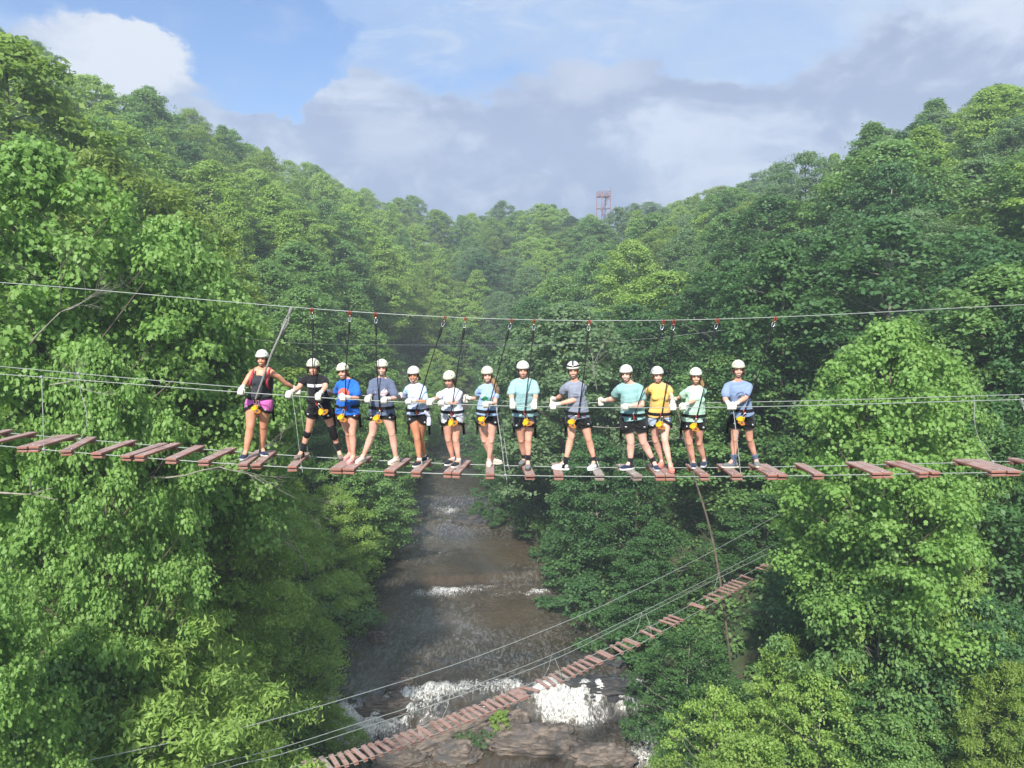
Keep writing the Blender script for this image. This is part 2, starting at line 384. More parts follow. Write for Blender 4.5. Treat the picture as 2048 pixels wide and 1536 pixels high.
# white water: (px x, px y, rx, ry, strength, level) read off the photograph and laid on the river's own surface
FOAM = [(650, 1440, 42, 22, 1.2, 0.5), (665, 1475, 45, 22, 1.2, 0.1), (640, 1490, 30, 25, 1.1, 0), (715, 1465, 40, 18, 1.1, 0.2), (765, 1462, 50, 16, 1.2, .1), (700, 1490, 40, 20, 1.0, 0), (790, 1446, 40, 14, 1.3, .1), (750, 1510, 40, 20, .7, 0), (840, 1430, 60, 15, 1.3, .2), (905, 1418, 60, 12, 1.3, .2), (960, 1408, 50, 12, 1.1, .3),
        (1010, 1398, 30, 9, .9, .6), (1095, 1400, 22, 16, 1.3, .7), (1120, 1420, 55, 14, 1.3, .2), (1150, 1438, 60, 16, 1.0, 0), (1075, 1418, 30, 8, .9, .2), (1035, 1408, 10, 14, 1.0, .5), (1200, 1404, 55, 9, 1.1, .4), (1255, 1395, 40, 7, 1.1, .6), (1225, 1414, 60, 7, .9, .2), (1272, 1408, 22, 20, 1.1, .3),
        (1290, 1470, 35, 16, 1.2, -.3), (1305, 1500, 22, 30, 1.2, -.6), (1280, 1525, 40, 18, 1.1, -.8), (1320, 1470, 30, 14, 1.0, -.3), (830, 1520, 60, 10, .6, 0), (880, 1534, 80, 10, .8, 0), (950, 1512, 30, 8, .6, 0), (1130, 1500, 16, 14, .9, 0), (1110, 1512, 24, 6, .7, 0),
        (905, 1205, 30, 12, .45, 1.6), (860, 1215, 20, 14, .4, 1.6), (1060, 1192, 25, 8, .4, 1.6), (1175, 1452, 40, 14, .6, 0), (1100, 1444, 30, 10, .6, 0), (1010, 1425, 30, 10, .5, .1), (1240, 1438, 40, 12, .5, -.1), (900, 1108, 60, 8, .35, 2.2), (890, 1042, 30, 10, .35, 2.4),
        (880, 1175, 45, 9, 1.1, 1.8), (930, 1170, 50, 5, 1.1, 2.0), (975, 1163, 30, 4, 1.1, 2.0), (850, 1185, 40, 10, .8, 1.7), (1000, 1187, 20, 3, 1.0, 1.7), (1055, 1180, 45, 4, 1.1, 1.8), (1085, 1177, 25, 4, 1.1, 1.8), (900, 1190, 60, 8, .6, 1.6),
        (860, 1102, 40, 4, .7, 2.2), (900, 1095, 60, 6, .45, 2.2), (880, 1012, 26, 4, 1.1, 2.5), (892, 1022, 28, 6, .9, 2.4), (870, 1030, 30, 4, .8, 2.4), (850, 1005, 30, 3, .6, 2.6), (905, 1018, 14, 6, 1, 2.4), (930, 990, 40, 3, .6, 2.8), (950, 1005, 30, 3, .7, 2.8),
        (940, 885, 26, 4, 1.1, 4), (945, 897, 34, 3, 1.0, 3.4), (880, 897, 16, 3, .9, 3.4), (950, 868, 20, 3, .9, 4), (950, 850, 20, 2.5, .8, 4.6), (930, 905, 36, 5, .6, 3.2)]
def build_river():
    xs = np.arange(-20, 14.01, 0.11)
    ysl = []
    y = 28.0
    while y < 168: ysl.append(y); y += 0.1 * max(1, (y / 46) ** 1.6)
    ys = np.array(ysl)
    def zf(X, Y):
        z = water_z(X, Y)
        return z
    X, Y = np.meshgrid(xs, ys)
    c, w = riv(Y); X = X + (c + 2.5) * smo((Y - 50) / 60) * 0.9
    Z = zf(X, Y)
    foam = np.zeros_like(X)
    for fx, fy, rx, ry, st, lv in FOAM:
        p = atZ(fx, fy, lv); q = atZ(fx, fy - ry, lv); _, _, d = proj(p)
        ex = rx * d / FPX; ey = max(abs(q.y - p.y), 0.35)
        foam = foam + st * np.exp(-(((X - p.x) / ex) ** 2 + ((Y - p.y) / ey) ** 2))
    n, m = X.shape
    # broken ripples and boiling foam
    rs = np.random.RandomState(4)
    turb = np.zeros_like(X)
    for k in range(26):
        a = rs.uniform(0, 6.28); f = rs.uniform(1.2, 7.5); ph = rs.uniform(0, 6.28)
        turb += np.sin(X * f * math.cos(a) + Y * f * math.sin(a) * .8 + ph + 1.3 * np.sin(X * .9 + k) + 1.1 * np.sin(Y * .7 - k)) / (1 + f * .35)
    turb /= 3.0
    fm = np.clip(foam, 0, 1.4)
    Z = Z + turb * (0.014 + 0.13 * fm) + 0.04 * fm
    # rapids gradient: steps of dark rock under thin water
    co = np.stack([X, Y, Z], -1).reshape(-1, 3)
    i = np.arange(n * m).reshape(n, m); q = np.stack([i[:-1, :-1], i[:-1, 1:], i[1:, 1:], i[1:, :-1]], -1).reshape(-1, 4)
    me = np_mesh(co, q, 'river')
    foam = foam * .8
    a = me.attributes.new('foam', 'FLOAT', 'POINT'); a.data.foreach_set('value', (foam + 0.18 * turb * (foam > .15)).ravel().astype(np.float32))
    rock = smo(1 - np.abs(Y - crest(X) + 0.2) / 2.6) + .8 * smo(1 - np.abs(Y - crest(X) - 3.2) / 2.5) * (np.abs(X) < 6) + 0.7 * smo(1 - np.abs(Y - 81) / 3) + .6 * smo(1 - np.abs(Y - 113) / 6)
    a = me.attributes.new('ledge', 'FLOAT', 'POINT'); a.data.foreach_set('value', rock.ravel().astype(np.float32))
    mt = bpy.data.materials.new('river_water'); mt.use_nodes = True; N = NT(mt.node_tree); b = N.n['Principled BSDF']
    g = N.node('ShaderNodeNewGeometry').outputs['Position']
    fa = N.node('ShaderNodeAttribute', attribute_name='foam').outputs['Fac']; la = N.node('ShaderNodeAttribute', attribute_name='ledge').outputs['Fac']
    mp = N.node('ShaderNodeMapping'); N.set(mp.inputs[0], g); mp.inputs['Scale'].default_value = (1.6, 0.75, 1); mp.inputs['Rotation'].default_value = (0, 0, 0.35)
    nf = N.noise(mp.outputs[0], 2.6, 9, 0.72, 1.6); nf2 = N.noise(mp.outputs[0], 7.0, 8, 0.7, 0.6)
    f = N.m('ADD', fa, N.m('MULTIPLY', N.m('SUBTRACT', N.m('ADD', N.m('MULTIPLY', nf, .6), N.m('MULTIPLY', nf2, .4)), 0.5), 6.0))
    f = N.m('MULTIPLY', N.ramp(f, 0.62, 1.75), N.ramp(fa, 0.08, 0.6))
    lf = N.m('MULTIPLY', N.ramp(la, 0.2, 0.8), N.ramp(N.noise(g, 1.3, 7, .6), 0.38, 0.6))
    wc = N.mix(N.ramp(N.noise(g, 0.18, 4), 0.4, 0.65), (0.042, 0.033, 0.021), (0.080, 0.058, 0.034))
    wc = N.mix(lf, wc, (0.030, 0.032, 0.034))
    # grey streaks along the current: aerated water plus sky glints painted into the colour
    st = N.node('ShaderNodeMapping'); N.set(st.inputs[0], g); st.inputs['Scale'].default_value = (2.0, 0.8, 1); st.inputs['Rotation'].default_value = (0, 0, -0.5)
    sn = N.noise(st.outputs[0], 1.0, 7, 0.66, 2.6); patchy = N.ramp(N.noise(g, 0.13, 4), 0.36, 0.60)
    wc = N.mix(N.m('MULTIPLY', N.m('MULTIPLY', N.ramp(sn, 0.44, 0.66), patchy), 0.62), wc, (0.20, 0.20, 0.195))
    fc = N.mix(N.ramp(nf2, 0.38, 0.62), (0.34, 0.35, 0.35), (0.72, 0.72, 0.69))
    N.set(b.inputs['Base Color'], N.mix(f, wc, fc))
    N.set(b.inputs['Roughness'], N.m('MULTIPLY_ADD', f, 0.6, 0.07)); b.inputs['IOR'].default_value = 1.42; b.inputs['Specular IOR Level'].default_value = 0.8
    b1 = N.node('ShaderNodeBump'); b1.inputs['Distance'].default_value = 0.20; b1.inputs['Strength'].default_value = 0.9
    rough_patch = N.ramp(N.noise(g, 0.11, 3), 0.38, 0.6, 0.25, 1.0)
    N.set(b1.inputs['Strength'], rough_patch)
    rp = N.node('ShaderNodeMapping'); N.set(rp.inputs[0], g); rp.inputs['Scale'].default_value = (1.5, 1.0, 1); rp.inputs['Rotation'].default_value = (0, 0, 0.6)
    N.set(b1.inputs['Height'], N.m('ADD', N.noise(rp.outputs[0], 1.3, 5, 0.6, 1.5), N.m('MULTIPLY', nf, .25))); N.set(b.inputs['Normal'], b1.outputs[0])
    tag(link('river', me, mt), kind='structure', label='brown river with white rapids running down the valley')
build_river()

# ------------------------------------------------------------------ rocks
def rock_mat(name, c1, c2, c3, rough):
    m = bpy.data.materials.new(name); m.use_nodes = True; N = NT(m.node_tree); b = N.n['Principled BSDF']
    g = N.node('ShaderNodeNewGeometry').outputs['Position']
    mp = N.node('ShaderNodeMapping'); N.set(mp.inputs[0], g); mp.inputs['Scale'].default_value = (0.7, 0.9, 5.0); mp.inputs['Rotation'].default_value = (0.25, 0.15, 0.3)
    s = N.noise(mp.outputs[0], 1.4, 9, .65, .6); n = N.noise(g, 1.1, 8, .6)
    c = N.mix(N.ramp(s, 0.38, 0.62), c1, c2); c = N.mix(N.ramp(n, 0.48, 0.68), c, c3)
    N.set(b.inputs['Base Color'], c); b.inputs['Roughness'].default_value = rough
    bn = N.node('ShaderNodeBump'); bn.inputs['Distance'].default_value = 0.22; N.set(bn.inputs['Height'], N.m('ADD', s, N.m('MULTIPLY', N.noise(g, 7, 8, .7), .5))); N.set(b.inputs['Normal'], bn.outputs[0])
    return m
ROCKB = rock_mat('brown_rock', (0.085, 0.070, 0.060), (0.28, 0.225, 0.185), (0.11, 0.105, 0.105), 0.8)
ROCKD = rock_mat('wet_rock', (0.028, 0.030, 0.034), (0.075, 0.078, 0.085), (0.10, 0.085, 0.075), 0.4)
def boulder(px, py, lv, L, D, H, rz, seed, label, m, tilt=0.0, sink=0.35, flat=2.6):
    p = atZ(px, py, lv)
    bm = bmesh.new(); bmesh.ops.create_icosphere(bm, subdivisions=5, radius=1)
    o = Vector((seed * 7.3, seed * 3.1, 0))
    for v in bm.verts:
        c = v.co
        e = (abs(c.x) ** flat + abs(c.y) ** flat + abs(c.z) ** flat) ** (-1 / flat); c = c * e
        n1 = noise.fractal(c * 1.3 + o, 0.7, 2.0, 5); n2 = noise.fractal(Vector((c.x * 2.5, c.y * 2.5, c.z * 9)) + o, 0.8, 2.0, 4); cell = noise.voronoi(c * 1.6 + o)[0][0]
        k = 1 + .24 * n1 + .10 * n2 + .20 * (cell - .4)
        v.co = Vector((c.x * L / 2 * k, c.y * D / 2 * k, c.z * H * (k + 0.10 * n2)))
    M = Matrix.Rotation(rz, 4, 'Z') @ Matrix.Rotation(tilt, 4, 'Y')
    bm.transform(M); me = bpy.data.meshes.new('boulder'); bm.to_mesh(me); bm.free()
    o = link('boulder', me, m); o.location = (p.x, p.y, lv - H * sink + 0.1)
    tag(o, label, 'boulder', 'rocks standing in the river'); return o
def build_rocks():
    B = boulder
    B(1062, 1488, -.1, 5.2, 2.4, .85, .02, 1, 'largest brown layered boulder slab at the bottom of the river', ROCKB, .02, .15, 3.2)
    B(885, 1474, .1, 6.8, 2.0, .75, .58, 2, 'long brown slanted rock slab directly under the lower footbridge treads', ROCKB, -.05, .12, 3.2)
    B(912, 1510, 0, 2.6, 1.9, .6, -.1, 3, 'brown boulder left of the largest slab below the fern patch', ROCKB, 0, .2, 2.8)
    B(795, 1522, 0, 3.0, 1.7, .6, .3, 4, 'brown wet rock at the lower end of the long slanted slab', ROCKB, 0, .2, 2.8)
    B(1195, 1520, -.3, 3.6, 1.9, .65, .05, 5, 'dark purplish boulder right of the largest slab at the picture bottom', ROCKB, .03, .2, 3.0)
    B(1022, 1450, .2, 2.2, 1.3, .7, .3, 6, 'small brown boulder between the slanted slab and the largest slab', ROCKB, 0, .2, 2.8)
    B(762, 1422, .9, 3.4, 1.5, .9, .22, 7, 'brown topped ledge rock beside the left white falls', ROCKB, .03, .3, 3.2)
    B(800, 1404, 1.2, 1.5, 1.0, .55, .2, 24, 'rounded tan rock on top of the left ledge', ROCKB, .1, .2, 2.6)
    B(690, 1428, .8, 1.8, 1.2, .9, .5, 8, 'dark wet rock splitting the left white falls', ROCKD, 0, .2, 2.6)
    B(790, 1377, 1.6, 1.15, .6, .38, .6, 9, 'flat tan rock standing just above the ledge crest', ROCKB, .1, .2, 2.8)
    B(813, 1366, 1.6, .8, .5, .25, .1, 10, 'small flat tan rock above the ledge crest, right of a larger one', ROCKB, 0, .2, 2.6)
    B(753, 1273, 1.6, 1.2, .55, .3, -.05, 11, 'upper of two small flat rocks in the calm brown water', ROCKB, 0, .2, 2.8)
    B(758, 1283, 1.6, 1.05, .6, .3, -.15, 12, 'lower of two small flat rocks in the calm brown water', ROCKB, 0, .2, 2.6)
    B(1225, 1372, 1.3, 5.2, 1.5, .55, .03, 13, 'wide flat dark ledge at the right end of the falls crest', ROCKD, .02, .35, 3.4)
    B(1195, 1400, .6, 3.6, 1.2, .5, -.06, 14, 'dark wet rock shelf between the right white cascades', ROCKD, .04, .3, 3.0)
    B(930, 1385, 1.1, 5.5, 1.2, .5, .12, 15, 'long dark wet ledge behind the middle white cascade', ROCKD, 0, .42, 3.4)
    B(1045, 1385, 1.0, 2.8, 1.4, .6, 0, 16, 'dark wet ledge block beneath the widest tread of lower bridge', ROCKD, 0, .35, 3.2)
    B(945, 1044, 2.2, 3.4, 2.4, .65, .3, 17, 'dark rock slab by the right bank in mid river', ROCKD, .05, .3, 3.0)
    B(985, 1010, 2.8, 3.0, 2.2, .8, .1, 18, 'dark rock against the right bank upstream of the slab', ROCKD, 0, .3, 3.0)
    B(940, 893, 3.8, 5.0, 2.2, .55, 0, 19, 'flat dark rock shelf in the farthest visible rapids', ROCKD, 0, .3, 3.4)
    B(935, 862, 4.8, 6.0, 2.6, .6, .1, 20, 'farthest flat grey rock shelf upstream in the river', ROCKD, 0, .3, 3.4)
    B(765, 1112, 2.1, 2.2, 1.2, .5, .2, 21, 'dark rock at the left bank beside mid river ripples', ROCKD, 0, .3, 2.8)
    B(640, 1462, .3, 1.3, 1.0, .6, .3, 22, 'leftmost dark rock inside the left white falls', ROCKD, 0, .2, 2.6)
    B(1240, 1330, 1.5, 1.7, 1.0, .5, .3, 23, 'dark rock in shade at the right bank above the falls', ROCKD, 0, .3, 2.6)
build_rocks()

# ------------------------------------------------------------------ vegetation
def leaf_faces(P, Nn, size, rs, kind):
    """one folded leaf (or lobed leaf) per point, facing Nn"""
    n = len(P); Nn = Nn / (np.linalg.norm(Nn, axis=1, keepdims=True) + 1e-9)
    r = rs.normal(size=(n, 3)); T = r - Nn * (r * Nn).sum(1, keepdims=True); T /= np.linalg.norm(T, axis=1, keepdims=True) + 1e-9
    B = np.cross(Nn, T); s = size * rs.uniform(.65, 1.25, (n, 1))
    if kind == 'lobed': prof = [(-.5, .0, 0), (-.38, .34, .02), (-.08, .5, -.10), (.12, .28, 0), (.42, .40, -.12), (.34, 0, -.02), (.42, -.40, -.12), (.12, -.28, 0), (-.08, -.5, -.10), (-.38, -.34, .02)]
    elif kind == 'needle': prof = [(-.6, .05, 0), (.6, .09, 0), (.6, -.09, 0), (-.6, -.05, 0)]
    elif kind == 'narrow': prof = [(-.6, 0, 0), (0, .2, -.05), (.6, 0, -.12), (0, -.2, -.05)]
    else: prof = [(-.55, 0, -.06), (-.05, .36, .06), (.55, 0, -.14), (-.05, -.36, .06)]
    k = len(prof); co = np.empty((n, k, 3))
    for j, (a, b, c) in enumerate(prof): co[:, j] = P + T * (a * s) + B * (b * s) + Nn * (c * s)
    return co.reshape(-1, 3), np.arange(n * k).reshape(n, k)

def tree_meshes(seed, H, Rc, base, nc, nl, ls, kind='quad', clump=0.24, flat=0.62, shape='round', up=0.55, limb_n=26, lean=0.0, trunk_r=None):
    rs = np.random.RandomState(seed)
    tr = trunk_r or H * 0.013
    tk = []; P = []
    bend = rs.uniform(-.03, .03, 2) * H
    for i in range(8):
        t = i / 7; P.append(Vector((bend[0] * math.sin(t * 3) + lean * H * t * t, bend[1] * math.sin(t * 2.3), H * .93 * t)))
    tk.append(sweep(P, [tr * (1 - .85 * (i / 7)) * (1.35 if i == 0 else 1) for i in range(8)], seg=8, cap=False))
    def trunk_at(z): 
        t = min(max(z / (H * .93), 0), 1) * 7; i = min(int(t), 6); return P[i].lerp(P[i + 1], t - i)
    def env(t, a):
        if shape == 'cone': r = (1 - t) ** .75 * (.35 + .65 * min(1, t * 6))
        elif shape == 'tall': r = math.sin(math.pi * min(1, (t * .88 + .12))) ** .55
        elif shape == 'pine': r = (math.sin(math.pi * min(1, t * .9 + .1)) ** .7) * .9
        else: r = math.sin(math.pi * min(1, t * .80 + .18)) ** .6
        return r * (1 + .22 * math.sin(2 * a + seed + 2 * t) + .18 * math.sin(3 * a + seed * 2 + 5 * t) + .17 * math.sin(5 * a + 11 * t))
    LC = []; LN = []; TN = []; z0 = H * base
    for i in range(nc):
        t = (i + rs.uniform(0, 1)) / nc; t = t ** .9
        a = i * 2.399 + rs.uniform(-.5, .5); q = rs.uniform(.0, 1) ** .42
        rad = Rc * env(t, a) * q
        if t > .93: rad *= .5
        c = np.array([math.cos(a) * rad, math.sin(a) * rad, z0 + (H - z0) * t * .97]); tp = trunk_at(c[2]); c[0] += tp.x; c[1] += tp.y
        cr = Rc * clump * rs.uniform(.6, 1.3) * (1 - .3 * t)
        if i % max(1, nc // limb_n) == 0 or q > .93:
            st = trunk_at(max(c[2] - rad * rs.uniform(.35, .8), z0 * .55)); e = Vector(c); mid = st.lerp(e, .5) + Vector((0, 0, -.06 * rad))
            r0 = tr * .34 * (1 - .6 * t); tk.append(sweep([st, mid, e], [r0, r0 * .6, r0 * .15], seg=5, cap=False))
        m = int(nl * (cr / (Rc * clump)) ** 1.6) + 8
        v = rs.normal(size=(m, 3)); v /= np.linalg.norm(v, axis=1, keepdims=True)
        v[:, 2] = np.where(v[:, 2] < -.35, -v[:, 2], v[:, 2])
        rr = rs.uniform(.25, 1.0, (m, 1)) ** .6 * (1 + .35 * (rs.uniform(size=(m, 1)) > .8) * rs.uniform(size=(m, 1)))
        lump = 1 + .28 * np.sin(v[:, :1] * 5 + i) * np.sin(v[:, 1:2] * 6 + 2 * i)
        pt = c + v * rr * lump * cr * np.array([1, 1, flat])
        if kind in ('spray',): pt[:, 2] -= 0.25 * ((pt[:, 0] - c[0]) ** 2 + (pt[:, 1] - c[1]) ** 2) / cr
        nn = v * (1 - up) + np.array([0, 0, up * 1.2]) + rs.normal(size=(m, 3)) * .42
        LC.append(pt); LN.append(nn); TN.append(np.clip(rs.normal(.5 + .22 * math.sin(i * 1.7), .25, m), 0, 1))
    # leaves on the shoots between the clumps
    ng = int(len(LC) * nl * .09); tt = rs.uniform(0, 1, ng) ** .9; aa = rs.uniform(0, 6.283, ng); qq = rs.uniform(.35, 1.06, ng) ** .5
    ex = np.array([env(float(a_), float(b_)) for a_, b_ in zip(tt, aa)]); ra = Rc * ex * qq; dn_ = np.sin(aa * 7 + tt * 23) * np.sin(aa * 4 - tt * 31) > -.1
    pg = np.stack([np.cos(aa) * ra, np.sin(aa) * ra, z0 + (H - z0) * tt], -1)[dn_]; ng = len(pg)
    LC.append(pg); LN.append(np.stack([np.cos(aa), np.sin(aa), np.ones_like(aa) * (.4 + up)], -1)[dn_] + rs.normal(size=(ng, 3)) * .6); TN.append(rs.uniform(0, 1, ng))
    LC = np.concatenate(LC); LN = np.concatenate(LN); TN = np.concatenate(TN)
    co, q = leaf_faces(LC, LN, ls, rs, {'spray': 'narrow'}.get(kind, kind))
    cm = np_mesh(co, q, 'crown', TN)
    return cm, mk(tk, 'trunk'), (H, Rc, z0)

PROTO = {}
def proto(key, lm, bark, **kw):
    cm, tm, dim = tree_meshes(**kw); cm.materials.append(lm); tm.materials.append(bark)
    tm.polygons.foreach_set('use_smooth', [True] * len(tm.polygons))
    PROTO[key] = [cm, tm, dim]
def variant(key, src, lm):
    cm = PROTO[src][0].copy(); cm.materials.clear(); cm.materials.append(lm); PROTO[key] = [cm, PROTO[src][1], PROTO[src][2]]
proto('tulipA', L_TULIP, BARK, seed=3, H=24, Rc=5.6, base=.42, nc=230, nl=340, ls=.185, kind='lobed', clump=.21, flat=.66, shape='round', up=.35)
proto('tulipB', L_TULIP, BARK, seed=8, H=22, Rc=5.0, base=.45, nc=180, nl=340, ls=.185, kind='lobed', clump=.23, flat=.7, shape='round', up=.35)
proto('midA', L_MID, BARK, seed=11, H=15, Rc=4.6, base=.20, nc=130, nl=330, ls=.235, clump=.24)
proto('midB', L_MID, BARK, seed=12, H=16, Rc=4.2, base=.18, nc=130, nl=330, ls=.225, clump=.25, shape='tall')
proto('midC', L_OLIVE, BARK, seed=13, H=14, Rc=5.0, base=.22, nc=140, nl=320, ls=.24, kind='narrow', clump=.22, flat=.55)
proto('midD', L_DARK, BARK, seed=14, H=15, Rc=4.4, base=.15, nc=120, nl=330, ls=.235, clump=.25, flat=.5, up=.8)
proto('coneA', L_BRIGHT, BARK, seed=15, H=17, Rc=4.0, base=.16, nc=130, nl=310, ls=.225, clump=.26, shape='cone')
variant('oliveB', 'midB', L_OLIVE); variant('brightA', 'midA', L_BRIGHT); variant('brightB', 'midB', L_BRIGHT); variant('blueA', 'midA', L_BLUE); variant('darkB', 'midB', L_DARK)
variant('blueC', 'midC', L_BLUE); variant('midCone', 'coneA', L_MID)
proto('beech', L_BRIGHT, BARKP, seed=21, H=11, Rc=4.2, base=.10, nc=150, nl=170, ls=.20, clump=.24, flat=.30, up=.9, kind='quad')
variant('beechD', 'beech', L_DARK)
proto('fineA', L_MID, BARKP, seed=22, H=12, Rc=4.3, base=.08, nc=140, nl=260, ls=.20, clump=.23, flat=.5, kind='quad')
proto('fineB', L_BRIGHT, BARKP, seed=23, H=10, Rc=4.0, base=.06, nc=130, nl=260, ls=.19, clump=.23, flat=.55, kind='narrow', up=.4)
variant('fineO', 'fineA', L_OLIVE); variant('fineD', 'fineA', L_DARK)
proto('pine', L_PINE, BARK, seed=31, H=17, Rc=3.0, base=.35, nc=60, nl=220, ls=.42, kind='needle', clump=.30, flat=.5, shape='pine', up=.3)
proto('bush', L_MID, BARKP, seed=41, H=3.0, Rc=1.9, base=.05, nc=40, nl=170, ls=.17, clump=.32, flat=.6, limb_n=8)
variant('bushB', 'bush', L_BRIGHT); variant('bushD', 'bush', L_DARK)

WORDS = {'tulipA': ('tulip_tree', 'large leaved yellow-green tree'), 'tulipB': ('tulip_tree', 'large leaved yellow-green tree'), 'midA': ('broadleaf_tree', 'mid green round tree'), 'midB': ('broadleaf_tree', 'mid green upright tree'),
         'midC': ('broadleaf_tree', 'olive spreading tree'), 'midD': ('broadleaf_tree', 'dark green layered tree'), 'coneA': ('broadleaf_tree', 'bright green pointed tree'), 'oliveB': ('broadleaf_tree', 'olive upright tree'),
         'brightA': ('broadleaf_tree', 'bright green round tree'), 'brightB': ('broadleaf_tree', 'bright green upright tree'), 'blueA': ('broadleaf_tree', 'bluish green round tree'), 'blueC': ('broadleaf_tree', 'bluish green spreading tree'), 'darkB': ('broadleaf_tree', 'dark green upright tree'),
         'midCone': ('broadleaf_tree', 'mid green pointed tree'), 'beech': ('beech_tree', 'bright green fine leaved tree'), 'beechD': ('beech_tree', 'dark fine leaved layered tree'), 'fineA': ('broadleaf_tree', 'mid green fine leaved tree'), 'fineB': ('broadleaf_tree', 'bright fine leaved low tree'),
         'fineO': ('broadleaf_tree', 'olive fine leaved tree'), 'fineD': ('broadleaf_tree', 'dark fine leaved tree'), 'pine': ('pine_tree', 'thin crowned pine'), 'bush': ('shrub', 'mid green shrub'), 'bushB': ('shrub', 'bright green shrub'), 'bushD': ('shrub', 'dark green shrub')}
TREES = []
def plant(key, x, y, h=None, rscale=1.0, z=None, rz=None, rnd=random, lean=(0, 0)):
    cm, tm, (H, Rc, z0) = PROTO[key]
    zz = float(terr(x, y)) - 0.2 if z is None else z
    s = (h / H) if h else 1.0
    nm = WORDS[key][0]
    e = bpy.data.objects.new(nm, None); C.objects.link(e); e.location = (x, y, zz); e.empty_display_size = .5
    e.rotation_euler = (lean[0], lean[1], rnd.uniform(0, 6.28) if rz is None else rz); e.scale = (s * rscale, s * rscale, s)
    a = bpy.data.objects.new('crown', cm); C.objects.link(a); a.parent = e
    if nm != 'shrub':
        b = bpy.data.objects.new('trunk', tm); C.objects.link(b); b.parent = e
    else:
        b = bpy.data.objects.new('stem', tm); C.objects.link(b); b.parent = e
    TREES.append((key, e, zz + H * s, x, y, zz + (z0 + (H - z0) * .5) * s, Rc * s * rscale)); return e

